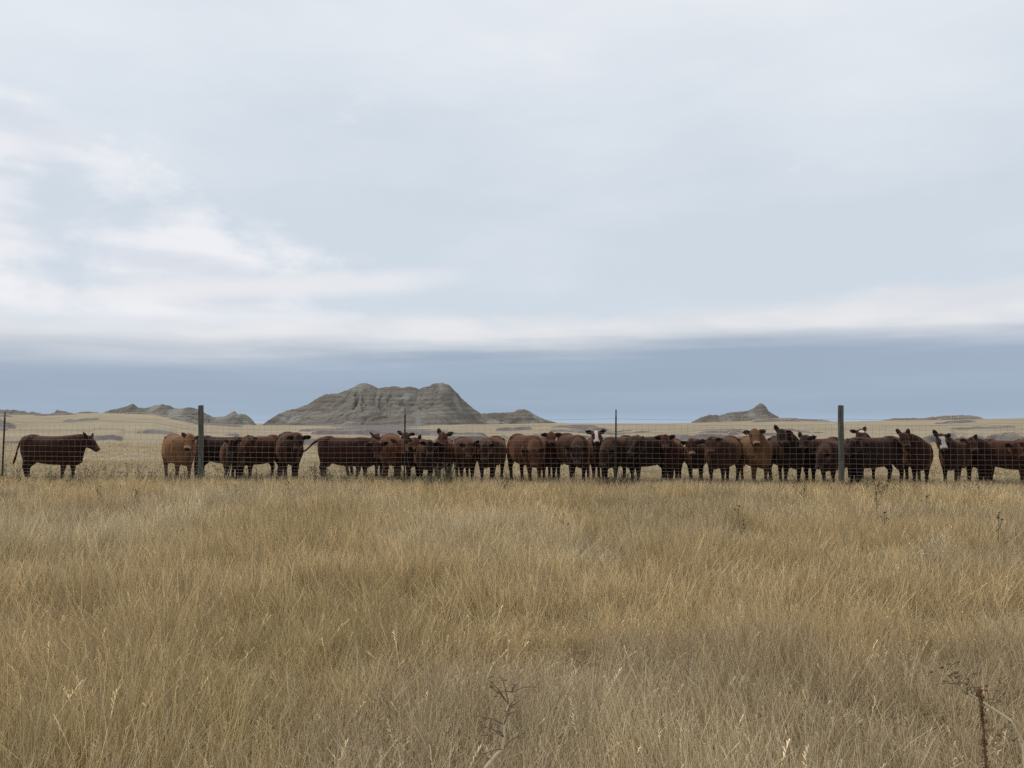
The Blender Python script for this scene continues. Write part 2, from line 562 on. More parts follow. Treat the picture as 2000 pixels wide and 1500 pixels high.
def ring_sheet():
    rr = np.concatenate([np.geomspace(0.6, 22, 60, endpoint=False), np.geomspace(22, 48, 60, endpoint=False),
                         np.geomspace(48, 330, 300, endpoint=False), np.geomspace(330, 900, 110, endpoint=False), np.geomspace(900, 9000, 50)])
    th = np.concatenate([np.linspace(R(-40), R(40), 620, endpoint=False), np.linspace(R(40), R(320), 90, endpoint=False)])
    nr, nt = len(rr), len(th)
    Rg, Tg = np.meshgrid(rr, th, indexing='ij')
    X = Rg * np.sin(Tg); Y = Rg * np.cos(Tg)
    Z, C = ground_z(X, Y, True)
    V = np.stack([X, Y, Z], -1).reshape(-1, 3)
    V = np.vstack([V, [[0, 0, 0]]])
    i, j = np.meshgrid(np.arange(nr - 1), np.arange(nt), indexing='ij')
    j2 = (j + 1) % nt
    Q = np.stack([i * nt + j, (i + 1) * nt + j, (i + 1) * nt + j2, i * nt + j2], -1).reshape(-1, 4)
    c = len(V) - 1
    me = bpy.data.meshes.new('prairie')
    T = np.array([[c, k, (k + 1) % nt] for k in range(nt)])
    nq, ntr = len(Q), len(T)
    me.vertices.add(len(V)); me.vertices.foreach_set('co', V.ravel())
    me.loops.add(nq * 4 + ntr * 3)
    me.loops.foreach_set('vertex_index', np.concatenate([Q[:, ::-1].ravel(), T[:, ::-1].ravel()]).astype(np.int32))
    me.polygons.add(nq + ntr)
    me.polygons.foreach_set('loop_start', np.concatenate([np.arange(nq) * 4, nq * 4 + np.arange(ntr) * 3]).astype(np.int32))
    me.update(calc_edges=True)
    if me.polygons[0].normal.z < 0:
        me.flip_normals()
    me.polygons.foreach_set('use_smooth', [True] * len(me.polygons))
    at_ = me.attributes.new('clay', 'FLOAT', 'POINT')
    at_.data.foreach_set('value', np.append(C.ravel(), 0.0))
    me.materials.append(M_ground)
    me.update()
    return me


prairie = link(bpy.data.objects.new('prairie', ring_sheet()))
tag(prairie, 'wide dry prairie with low eroded clay banks running to the horizon', None, None, 'structure')

# ------------------------------------------------------------------ buttes
SIL = {
 'main': (900, [(488, 838), (505, 830), (517, 820), (536, 807.5), (554, 800.7), (573, 796.6), (595, 789), (616, 778), (635, 769.7), (657, 768.7), (678, 762.5), (697, 753),
          (706, 749.5), (712.5, 747.7), (720, 749.5), (728, 752), (740, 758.5), (753, 756), (771, 754), (787, 757), (796, 755.5), (802, 754.5), (810, 756), (818, 759.4), (836.5, 754.8), (846, 750), (855, 747.7), (867, 748.7), (878, 751.7), (889, 762.5), (901.6, 776.5),
          (914, 789), (926, 798), (939, 807.5), (976, 805.3), (1004, 804.4), (1010, 799.7), (1022.5, 798), (1032, 801), (1047, 811), (1069, 820.5), (1094, 826), (1125, 834)]),
 'peak': (1150, [(392, 835), (404, 816), (416, 814), (437, 813), (447, 806.4), (456, 801.7), (463, 807.7), (476, 809), (489, 819.4), (499, 829), (512, 840)]),
 'mid': (1500, [(192, 822), (203, 809), (224, 801), (244, 794.7), (254, 790), (260, 788), (270, 796), (286, 796), (299, 791), (312, 789), (328, 791), (338, 797), (352, 798), (369, 795), (385, 798.6), (400, 807.7), (415, 815), (432, 824), (445, 834)]),
 'far': (2100, [(-220, 816), (-150, 806), (-90, 803), (-40, 801), (0, 800), (26, 800.7), (44, 802.5), (52, 806.4), (62, 803), (78, 807.7), (86, 809), (104, 806.4), (112, 800.7), (125, 802.5), (146, 807), (161, 804), (190, 804), (194, 809), (205, 820)]),
 'right': (1400, [(1318, 838), (1342, 827), (1366.5, 813.7), (1380.5, 810), (1401.5, 811), (1415.5, 806.7), (1433, 805), (1457.5, 801.5), (1471.5, 796), (1477, 790.5), (1482, 786.8), (1487, 788.5), (1492.5, 792.8), (1499.5, 803), (1517, 812), (1529, 821.5), (1548, 834)]),
}


def butte(key, label, kslope, gl, gamp, seed, terr=5.0):
    dist, pts = SIL[key]
    P3 = [at(a, b2, dist) for a, b2 in pts]
    xs = np.array([p.x for p in P3]); zs = np.array([p.z for p in P3])
    base = -30.0
    step = dist / 1250.0
    gx = np.arange(xs.min(), xs.max() + step, step)
    S0 = np.interp(gx, xs, zs)
    S0 = S0 + (fbm(gx / (dist / 260.0), gx * 0, seed, 3) - 0.5) * (dist / 1600.0) * 2.2 * ss(S0, 2, 10)
    k = 41
    ker = np.hanning(k); ker /= ker.sum()
    Sb = np.convolve(np.pad(S0, k // 2, mode='edge'), ker, mode='valid')
    top = S0 + 6.0                                 # height above the low plain
    maxW = top.max() / kslope * 1.25
    gy = np.arange(-maxW * 1.05, maxW * 0.7, step * 1.35)
    Xg, Yg = np.meshgrid(gx, gy, indexing='ij')
    Sg = S0[:, None]; Sbg = Sb[:, None]
    mean_h = max(top.max(), 5)
    yr = (fbm(gx / (mean_h * 1.6), gx * 0 + 2, seed + 3, 3) - 0.5)[:, None] * mean_h * 1.3
    yy = Yg - yr
    wob = 1 + 0.35 * (fbm(Xg / (mean_h * 0.8), Yg / (mean_h * 1.2), seed + 9, 3) - 0.5)
    Wd = np.maximum(Sbg + 8.0, 3) / kslope * 1.25 * wob
    t = np.clip(np.abs(yy) / Wd, 0, 1.0)
    H = Sg * (1 - ss(t, 0, 0.45)) + Sbg * ss(t, 0, 0.45)
    low = -8.0
    prof = (1 - t) ** 1.22
    Z = low + (H - low) * prof
    # drainage: ridged grooves that run down slope and join
    wx = Xg + (fbm(Xg / (gl * 2.2), Yg / (gl * 1.4), seed + 14, 4) - 0.5) * gl * 4.0
    def ridged(u, v, s):
        return 1 - np.abs(2 * vnoise(u, v, s) - 1)
    g1 = ridged(wx / gl, Yg / (gl * 3.2), seed + 21) ** 3.0
    g2 = ridged(wx / (gl * 0.42), Yg / (gl * 2.2), seed + 22) ** 2
    g3 = ridged(wx / (gl * 0.17), Yg / gl, seed + 23) ** 2
    env = np.clip(t * 4.0, 0, 1) * (1 - t) ** 0.5
    hrel = np.clip((Z - low) / (mean_h + 8), 0, 1)
    Z = Z - gamp * env * (g1 * 1.0 + g2 * 0.62 + g3 * 0.32) * (0.35 + hrel)
    Z = Z + (fbm(Xg / (gl * 0.5), Yg / (gl * 0.5), seed + 31, 4) - 0.5) * gamp * 0.5 * env
    # harder beds stand out as ledges
    Z = Z + np.sin(2 * np.pi * Z / terr + 3 * fbm(Xg / 60, Yg / 60, seed + 40, 2)) * terr * 0.055 * np.clip(t * 8, 0, 1)
    edge = np.minimum(ss(Xg, gx[0], gx[0] + 4 * step), 1 - ss(Xg, gx[-1] - 4 * step, gx[-1]))
    Z = Z * edge + base * (1 - edge)
    Z = np.where(t >= 0.999, low - 4, Z)
    nx, ny = Z.shape
    V = np.stack([Xg, Yg, Z], -1).reshape(-1, 3)
    cx = 0.5 * (gx[0] + gx[-1])
    V[:, 0] -= cx
    i, j = np.meshgrid(np.arange(nx - 1), np.arange(ny - 1), indexing='ij')
    Q = np.stack([i * ny + j, (i + 1) * ny + j, (i + 1) * ny + j + 1, i * ny + j + 1], -1).reshape(-1, 4)
    me = bpy.data.meshes.new('butte')
    me.vertices.add(len(V)); me.vertices.foreach_set('co', V.ravel())
    me.loops.add(Q.size); me.loops.foreach_set('vertex_index', Q.ravel().astype(np.int32))
    me.polygons.add(len(Q)); me.polygons.foreach_set('loop_start', (np.arange(len(Q)) * 4).astype(np.int32))
    me.update(calc_edges=True)
    if me.polygons[0].normal.z < 0:
        me.flip_normals()
    me.materials.append(M_butte)
    o = link(bpy.data.objects.new('butte', me))
    o.location = (cx, dist, 0)
    return tag(o, label, None, None, 'structure')


butte('main', 'large grey banded butte with gullied slopes and twin summits behind the herd', 0.60, 26, 9.5, 101)
butte('peak', 'small pointed grey butte just left of the large butte', 0.6, 14, 4.5, 131)
butte('mid', 'grey brown ridge with a pointed and a rounded top left of the wooden post', 0.5, 26, 5.5, 151)
butte('far', 'low reddish grey ridge at the far left of the skyline', 0.5, 30, 4.0, 171)
butte('right', 'isolated grey butte with one sharp peak on the right skyline', 0.62, 20, 6.5, 191)
# ------------------------------------------------------------------ fence
FA, FB, FC, FZ = -0.622, 0.248, -0.0193, 21.0


def fence_i(px):
    u = ray(px, 880)[0]
    return (u - FA) / (FB - u * FC)


def fence_y(px):
    return FZ * (1 + FC * fence_i(px))


def fence_pt(i, z):
    X = (FA + FB * i) * FZ
    Y = FZ * (1 + FC * i)
    return Vector((X, Y, z))


def gz(x, y):
    return float(ground_z(np.array([x]), np.array([y]))[0])


I0, I1 = -1.25, 6.0                     # stretch of fence that is built
fence = empty('wire_fence', fence_pt(0.0, 0.0))
tag(fence, 'tall woven wire fence on wooden and steel posts in front of the cattle', 'fence')
FO = fence.location.copy()


def rel(p):
    return Vector(p) - FO


def wooden_post(i, top, rad, seed):
    rn = random.Random(seed)
    p = fence_pt(i, 0)
    g0 = gz(p.x, p.y)
    mb = MB()
    n = 18
    zs = [g0 - 0.25, g0 + 0.2, 0.7, 1.2, 1.65, top - 0.012, top]
    rings = []
    for q, z in enumerate(zs):
        rr = rad * (1.06 - 0.05 * q / 6) * (0.93 if q == 6 else 1)
        rings.append((z, rr, 0.006 * math.sin(q * 1.7 + seed)))
    vs = []
    jit = [1 + rn.uniform(-0.035, 0.035) for _ in range(n)]
    for z, rr, off in rings:
        for k in range(n):
            a = 2 * math.pi * k / n
            vs.append((math.cos(a) * rr * jit[k] + off, math.sin(a) * rr * jit[k], z + (0.008 * math.sin(a + seed) if z == top else 0)))
    fs = []
    for q in range(len(rings) - 1):
        for k in range(n):
            fs.append((q * n + k, q * n + (k + 1) % n, (q + 1) * n + (k + 1) % n, (q + 1) * n + k))
    fs.append(tuple(range((len(rings) - 1) * n, len(rings) * n)))
    mb.add(vs, fs)
    o = mb.obj('wooden_post', M_wood, fence)
    o.location = rel(p)
    o.rotation_euler = (0, R(0.6) * (-1) ** seed, 0)
    o['label'] = 'grey weathered round timber post'
    return o


def steel_post(i, top, lean):
    p = fence_pt(i, 0)
    g0 = gz(p.x, p.y)
    mb = MB()
    tipz = top - 0.17

    def tee(z0, z1):
        m = MB()
        for (x0, x1, y0, y1) in ((-0.019, 0.019, -0.004, 0.004), (-0.0035, 0.0035, 0.0045, 0.040)):
            vs = [(x, y, z) for z in (z0, z1) for x, y in ((x0, y0), (x1, y0), (x1, y1), (x0, y1))]
            m.add(vs, [(3, 2, 1, 0), (4, 5, 6, 7), (0, 1, 5, 4), (1, 2, 6, 5), (2, 3, 7, 6), (3, 0, 4, 7)])
        return m
    m = tee(g0 - 0.3, tipz)
    z = g0 + 0.15
    while z < tipz - 0.02:                       # studs on the front flange
        m.add([(x, y, zz) for zz in (z, z + 0.012) for x, y in ((-0.012, -0.0105), (0.012, -0.0105), (0.012, -0.0045), (-0.012, -0.0045))],
              [(3, 2, 1, 0), (4, 5, 6, 7), (0, 1, 5, 4), (1, 2, 6, 5), (2, 3, 7, 6), (3, 0, 4, 7)])
        z += 0.055
    o = m.obj('steel_post', M_steel, fence)
    o.location = rel(p)
    o.rotation_euler = (0, lean, 0)
    o['label'] = 'thin dark steel post'
    t = tee(tipz + 0.001, top).obj('post_tip', M_tip, o)
    return o


I_W = [fence_i(393), fence_i(1642)]
I_T = [fence_i(5), fence_i(790), fence_i(1202)]
for k, i in enumerate(I_W):
    wooden_post(i, z_at(792, FZ * (1 + FC * i)), 0.062, 3 + k)
steel_post(I_T[0], z_at(803, FZ * (1 + FC * I_T[0])), R(1.0))
steel_post(I_T[1], z_at(797, FZ * (1 + FC * I_T[1])), R(0.3))
steel_post(I_T[2], z_at(800, FZ * (1 + FC * I_T[2])), R(0.6))
steel_post(fence_i(2092), 1.9, 0)
steel_post(-1.0, 1.88, 0)

WIRES = [1.695, 1.560, 1.450, 1.365, 1.190, 1.030, 0.880, 0.760, 0.642, 0.536, 0.456, 0.375, 0.29, 0.20, 0.11]
POSTS_I = sorted(I_W + I_T + [fence_i(2092), -1.0])


def wire_z(k, i):
    """height of wire k at fence position i: a little sag and unevenness between posts"""
    a = max([q for q in POSTS_I if q <= i], default=I0); b2 = min([q for q in POSTS_I if q > i], default=I1)
    t = (i - a) / max(b2 - a, 1e-3)
    sag = (0.020 if k else 0.03) * 4 * t * (1 - t)
    return WIRES[k] - sag + 0.012 * (float(vnoise(i * 3.1, k * 1.7, 77)) - 0.5) + 0.05 * (float(vnoise(i * 0.7, 0.5, 78)) - 0.5) * 0.4


WR = 0.0021
for k in range(len(WIRES)):
    mb = MB()
    pts = [rel(fence_pt(i, wire_z(k, i)) + Vector((0, -0.068, 0))) for i in np.linspace(I0, I1, 130)]
    mb.tube(pts, [WR * (1.15 if k in (0, 1, 11) else 1)] * len(pts), 4, up=(0, 0, 1))
    mb.obj('line_wire', M_wire, fence, smooth=True)

# upright stay wires: each one a thin bent rod
STEP = 0.1524 / (FB * FZ / math.cos(math.atan(FC / FB)))
uprights = []
n_st = int((I1 - I0) / STEP)
for s in range(n_st):
    i = I0 + s * STEP
    for (k0, k1, off) in ((4, 14, 0.0), (1, 4, 0.42)):
        ii = i + off * STEP
        pts = []
        for k in range(k0, k1 + 1):
            j = ii + STEP * 0.16 * (float(vnoise(s * 0.9 + k * 0.6, k0, 91)) - 0.5) + STEP * 0.12 * (random.random() - 0.5)
            pts.append(rel(fence_pt(j, wire_z(k, j)) + Vector((0, -0.071, 0))))
        cen = fence_pt(ii, 1.0)
        uprights.append((abs(cen.x / cen.y), pts))
uprights.sort(key=lambda q: q[0])
rest = MB()
for q, (u, pts) in enumerate(uprights):
    if q < 300:
        mb = MB(); mb.tube(pts, [WR * 0.92] * len(pts), 3, up=(0, 1, 0))
        mb.obj('stay_wire', M_wire, fence)
    else:
        rest.tube(pts, [WR * 0.92] * len(pts), 3, up=(0, 1, 0))
o = rest.obj('stay_wires', M_wire, fence)
o['kind'] = 'stuff'

# ------------------------------------------------------------------ cattle
BODY = [  # x, top, bottom, half width
    (-0.815, 1.10, 0.92, 0.07), (-0.79, 1.19, 0.78, 0.17), (-0.73, 1.265, 0.65, 0.26), (-0.60, 1.29, 0.58, 0.305), (-0.42, 1.275, 0.54, 0.335),
    (-0.20, 1.265, 0.485, 0.390), (0.05, 1.26, 0.455, 0.415), (0.25, 1.265, 0.455, 0.385), (0.43, 1.275, 0.455, 0.325), (0.58, 1.275, 0.450, 0.280),
    (0.70, 1.245, 0.465, 0.230), (0.80, 1.15, 0.49, 0.170), (0.855, 1.03, 0.58, 0.09)]
COATS = {'red': (0.030, 0.0098, 0.0058), 'dark': (0.0110, 0.0052, 0.0043), 'rust': (0.058, 0.0215, 0.0108), 'tan': (0.125, 0.065, 0.030), 'brown': (0.018, 0.0076, 0.0055)}


def cow_volume(c):
    """closed overlapping volumes of one animal in its own frame (facing +X), later fused into one skin"""
    rn = random.Random(c['seed'])
    mb = MB()
    fat = c.get('fat', rn.uniform(0.88, 1.02))
    n = 20
    vs = []; fs = []
    for (x, zt, zb, w) in BODY:
        zc = 0.5 * (zt + zb); hh = 0.5 * (zt - zb)
        for k in range(n):
            a = 2 * math.pi * k / n
            ca, sa = math.cos(a), math.sin(a)
            e = 0.78
            yy = math.copysign(abs(ca) ** e, ca) * w * fat
            zz = math.copysign(abs(sa) ** e, sa) * hh
            yy *= 1 - 0.16 * max(sa, 0) ** 2 + 0.03 * max(-sa, 0)      # narrower over the back
            vs.append((x, yy, zc + zz))
    m = len(BODY)
    for i in range(m - 1):
        for k in range(n):
            a = i * n + k; b2 = i * n + (k + 1) % n
            fs.append((a, b2, b2 + n, a + n))
    fs.append(tuple(range(n - 1, -1, -1))); fs.append(tuple(range((m - 1) * n, m * n)))
    mb.add(vs, fs)
    mb.ball((-0.52, 0, 1.235), 0.16, sc=(1.2, 1.15, 0.5), n=10, m=6)       # hip bones
    mb.ball((0.42, 0, 1.20), 0.14, sc=(1.2, 0.7, 0.62), n=10, m=6)       # withers
    # legs
    for sgn in (-1, 1):
        mb.ball((-0.50, sgn * 0.215 * fat, 1.195), 0.075, sc=(1.3, 0.9, 0.75), n=8, m=6)       # hook bone
        mb.ball((-0.74, sgn * 0.10, 1.15), 0.06, n=8, m=6)                                  # pin bone
        mb.tube([(0.36, sgn * 0.25 * fat, 1.14), (0.50, sgn * 0.255 * fat, 0.95), (0.62, sgn * 0.22 * fat, 0.76)], [0.06, 0.085, 0.07], 8, up=(0, 1, 0))   # shoulder blade
        a = rn.uniform(-0.09, 0.09) if c.get('walk') is None else c['walk'] * sgn
        yw = 0.165 * min(fat, 1.1)
        mb.tube([(0.44, sgn * 0.20, 1.02), (0.47, sgn * 0.22, 0.82), (0.46 + a * .3, sgn * yw * 1.15, 0.62), (0.47 + a * .6, sgn * yw, 0.46), (0.48 + a * .8, sgn * yw, 0.36), (0.47 + a * .9, sgn * yw * .98, 0.28), (0.465 + a, sgn * yw * .96, 0.13), (0.48 + a, sgn * yw * .96, 0.07), (0.50 + a, sgn * yw * .96, -0.02)],
                [(0.10, 0.17), (0.125, 0.16), (0.105, 0.125), (0.076, 0.082), (0.066, 0.070), (0.050, 0.052), (0.046, 0.048), (0.056, 0.058), (0.064, 0.075)], 10, up=(1, 0, 0))
        a = rn.uniform(-0.10, 0.10) if c.get('walk') is None else -c['walk'] * sgn
        mb.tube([(-0.52, sgn * 0.17, 1.05), (-0.56, sgn * 0.19, 0.85), (-0.55 + a * .2, sgn * 0.19, 0.66), (-0.61 + a * .5, sgn * 0.175, 0.53), (-0.69 + a * .7, sgn * 0.165, 0.42), (-0.68 + a * .85, sgn * 0.16, 0.32), (-0.655 + a, sgn * 0.158, 0.14), (-0.64 + a, sgn * 0.158, 0.07), (-0.615 + a, sgn * 0.158, -0.02)],
                [(0.12, 0.20), (0.125, 0.205), (0.115, 0.17), (0.085, 0.115), (0.066, 0.080), (0.052, 0.058), (0.048, 0.050), (0.056, 0.058), (0.064, 0.072)], 10, up=(1, 0, 0))
    # tail
    ts = c.get('tail', (0.0, 0.0))
    mb.tube([(-0.72, 0, 1.235), (-0.80, 0, 1.20), (-0.855 - ts[0] * .3, ts[1] * .2, 1.06 + ts[0] * .08), (-0.87 - ts[0] * .7, ts[1] * .5, 0.86 + ts[0] * .12), (-0.87 - ts[0], ts[1], 0.66 + ts[0] * .4), (-0.88 - ts[0] * 1.25, ts[1] * 1.2, 0.52 + ts[0] * .45), (-0.885 - ts[0] * 1.5, ts[1] * 1.3, 0.40 + ts[0] * .55)],
            [0.05, 0.045, 0.034, 0.029, 0.031, 0.040, 0.020], 8, up=(0, 1, 0))
    # neck
    Pp, h, nn, lat = c['P'], c['h'], c['n'], c['l']
    B = Pp - nn * 0.115 - h * 0.01 + Vector((0, 0, -0.075))
    s0 = Vector((0.40, 0, 0.93)); s1 = Vector((0.72, 0, 0.95 + 0.25 * max(0, Pp.z - 1.0)))
    back = B - h * 0.16 + Vector((-0.06, 0, -0.06))
    ctrl = [s0, s1, back, B]
    pts = []; rad = []
    for q in range(7):
        t = q / 6.0
        p = ctrl[0] * (1 - t) ** 3 + ctrl[1] * 3 * t * (1 - t) ** 2 + ctrl[2] * 3 * t * t * (1 - t) + ctrl[3] * t ** 3
        pts.append(p)
        rad.append((0.225 * (1 - t) + 0.118 * t, 0.36 * (1 - t) + 0.165 * t))
    mb.tube(pts, rad, 14, up=(0, 0, 1))
    # dewlap from the throat to the brisket
    th = pts[-1] - nn * 0.10 - h * 0.04
    br = Vector((0.76, 0, 0.58))
    mid = th.lerp(br, 0.5) + Vector((-0.03, 0, -0.02))
    mb.tube([th.lerp(pts[3], .3), th, mid, br, Vector((0.60, 0, 0.50))], [(0.06, 0.06), (0.062, 0.085), (0.075, 0.11), (0.11, 0.12), (0.12, 0.10)], 10, up=(1, 0, 0.2))
    # head
    st = [(-0.055, -0.085, 0.07, 0.05), (-0.02, -0.092, 0.108, 0.092), (0.045, -0.122, 0.130, 0.135), (0.115, -0.140, 0.132, 0.154), (0.17, -0.134, 0.122, 0.145), (0.235, -0.118, 0.101, 0.118),
          (0.30, -0.105, 0.090, 0.097), (0.355, -0.096, 0.097, 0.088), (0.40, -0.092, 0.097, 0.080), (0.43, -0.092, 0.074, 0.058)]
    vs = []; fs = []
    n = 14
    for (t, off, ra, rb) in st:
        cc = Pp + h * t + nn * off
        for k in range(n):
            a = 2 * math.pi * k / n
            ca, sa = math.cos(a), math.sin(a)
            vs.append(cc + lat * (math.copysign(abs(ca) ** 0.85, ca) * ra) + nn * (math.copysign(abs(sa) ** 0.85, sa) * rb))
    for i in range(len(st) - 1):
        for k in range(n):
            a = i * n + k; b2 = i * n + (k + 1) % n
            fs.append((b2, a, a + n, b2 + n))
    fs.append(tuple(range(n))); fs.append(tuple(range(len(st) * n - 1, (len(st) - 1) * n - 1, -1)))
    mb.add(vs, fs)
    tft = Pp + nn * -0.035 + h * -0.01
    mb.ball(tft, 0.062, n=8, m=6)                                          # poll
    for sgn in (-1, 1):
        e = Pp + h * 0.150 + lat * (sgn * 0.108) + nn * -0.045
        mb.ball(e, 0.030, n=8, m=6)                                        # eye bulge
        # ear: flattened leaf, root to tip
        elev = R(c['ears'][0 if sgn > 0 else 1])
        root = Pp + lat * (sgn * 0.085) + nn * -0.075 + h * 0.015
        upv = (nn * 0.45 - h * 0.9).normalized()
        d = (lat * sgn * math.cos(elev) + upv * math.sin(elev) - nn * 0.12).normalized()
        front = (nn * 0.75 + h * 0.55)
        front = (front - d * front.dot(d)).normalized()
        L = 0.245 * c.get('earl', 1)
        c.setdefault('earf', []).append((root, d, front, L))
        epts = [root, root + d * L * .25, root + d * L * .5, root + d * L * .75, root + d * L]
        mb.tube(epts, [(0.030, 0.026), (0.070, 0.023), (0.086, 0.020), (0.070, 0.018), (0.026, 0.014)], 10, up=front)
    return mb


def finish_coat(me, c):
    co = np.empty(len(me.vertices) * 3)
    me.vertices.foreach_get('co', co)
    V = co.reshape(-1, 3)
    base = np.array(COATS[c['coat']]) * c.get('shade', 1.0) * random.Random(c['seed'] + 5).uniform(0.70, 1.25)
    C = np.tile(base, (len(V), 1))
    v = fbm(V[:, 0] * 3 + c['seed'], V[:, 2] * 3 + V[:, 1] * 2, c['seed'], 3)
    C *= (0.80 + 0.4 * v)[:, None]
    P = np.array(c['P']); h = np.array(c['h']); nn = np.array(c['n']); l = np.array(c['l'])
    q = V - P
    t = q @ h; u = q @ l; w = q @ nn
    head = (t > -0.10) & (t < 0.55) & (np.abs(u) < 0.17) & (np.abs(w + 0.09) < 0.2)
    face = 0.85 + 0.5 * random.Random(c['seed'] + 1).random()
    C[head] *= face
    for (root, d, front, L) in c['earf']:
        e = V - np.array(root)
        al = e @ np.array(d); fr = e @ np.array(front); la = e @ np.array(d.cross(front))
        ear = (al > 0.05) & (al < L + 0.05) & (np.abs(fr) < 0.06) & (np.abs(la) < 0.12)
        C[ear] = base * 0.55
        inner = ear & (fr > 0.002) & (np.abs(la) < 0.055) & (al < L * 0.85)
        C[inner] = base * 0.28
        rim = ear & ((np.abs(la) > 0.060) | (al > L * 0.93))
        C[rim] = base * 1.1 + np.array((0.030, 0.017, 0.011))
    hoof = V[:, 2] < 0.06
    C[hoof] = (0.018, 0.014, 0.011)
    wob = 0.02 * (fbm(t * 14 + 5, u * 14, c['seed'] + 2, 2) - 0.5)
    mk = c.get('mark')
    if mk == 'blaze':                      # white stripe widening to a white muzzle
        m = head & (w > -0.16) & (t > 0.0) & (np.abs(u + wob) < 0.040 + 0.045 * np.clip((t - 0.25) / 0.2, 0, 1) + 0.02 * np.clip((0.16 - t) / 0.12, 0, 1))
        m |= head & (t > 0.325) & (w > -0.20)
        C[m] = (0.52, 0.49, 0.46)
    elif mk == 'bald':                     # broad white face
        m = head & (w > -0.17) & (t > 0.045) & (np.abs(u + wob) < 0.052 + 0.035 * np.clip((0.14 - t) / 0.1, 0, 1))
        m |= head & (t > 0.30) & (w > -0.20)
        C[m] = (0.40, 0.375, 0.35)
    elif mk == 'star':                     # white patch on the brow
        m = head & (w > -0.12) & (((t - 0.10) / 0.065) ** 2 + (u / 0.085) ** 2 < 1 + wob * 8)
        C[m] = (0.48, 0.44, 0.41)
    ring = head & (t > 0.345) & (t < 0.41)
    if mk in (None, 'star', 'pale'):
        C[ring] = C[ring] * (0.4 if mk == 'pale' else 0.75) + np.array((0.16, 0.12, 0.10)) * (1.5 if mk == 'pale' else 0.22)
    nose = head & (t > 0.407) & (w > -0.13)
    C[nose] = (0.07, 0.042, 0.038) if mk in ('blaze', 'bald') else (0.022, 0.014, 0.012)
    for sgn in (-1, 1):
        e = np.array(Vector(P) + Vector(h) * 0.150 + Vector(l) * (sgn * 0.122) + Vector(nn) * -0.035)
        C[np.linalg.norm(V - e, axis=1) < 0.030] = (0.006, 0.005, 0.005)
        e = np.array(Vector(P) + Vector(h) * 0.42 + Vector(l) * (sgn * 0.045) + Vector(nn) * -0.05)
        C[np.linalg.norm(V - e, axis=1) < 0.022] = (0.008, 0.006, 0.006)
    a = me.attributes.new('coat', 'FLOAT_COLOR', 'POINT')
    a.data.foreach_set('color', np.concatenate([C, np.ones((len(C), 1))], 1).ravel())


G = 'red cattle gathered along the far side of the fence'
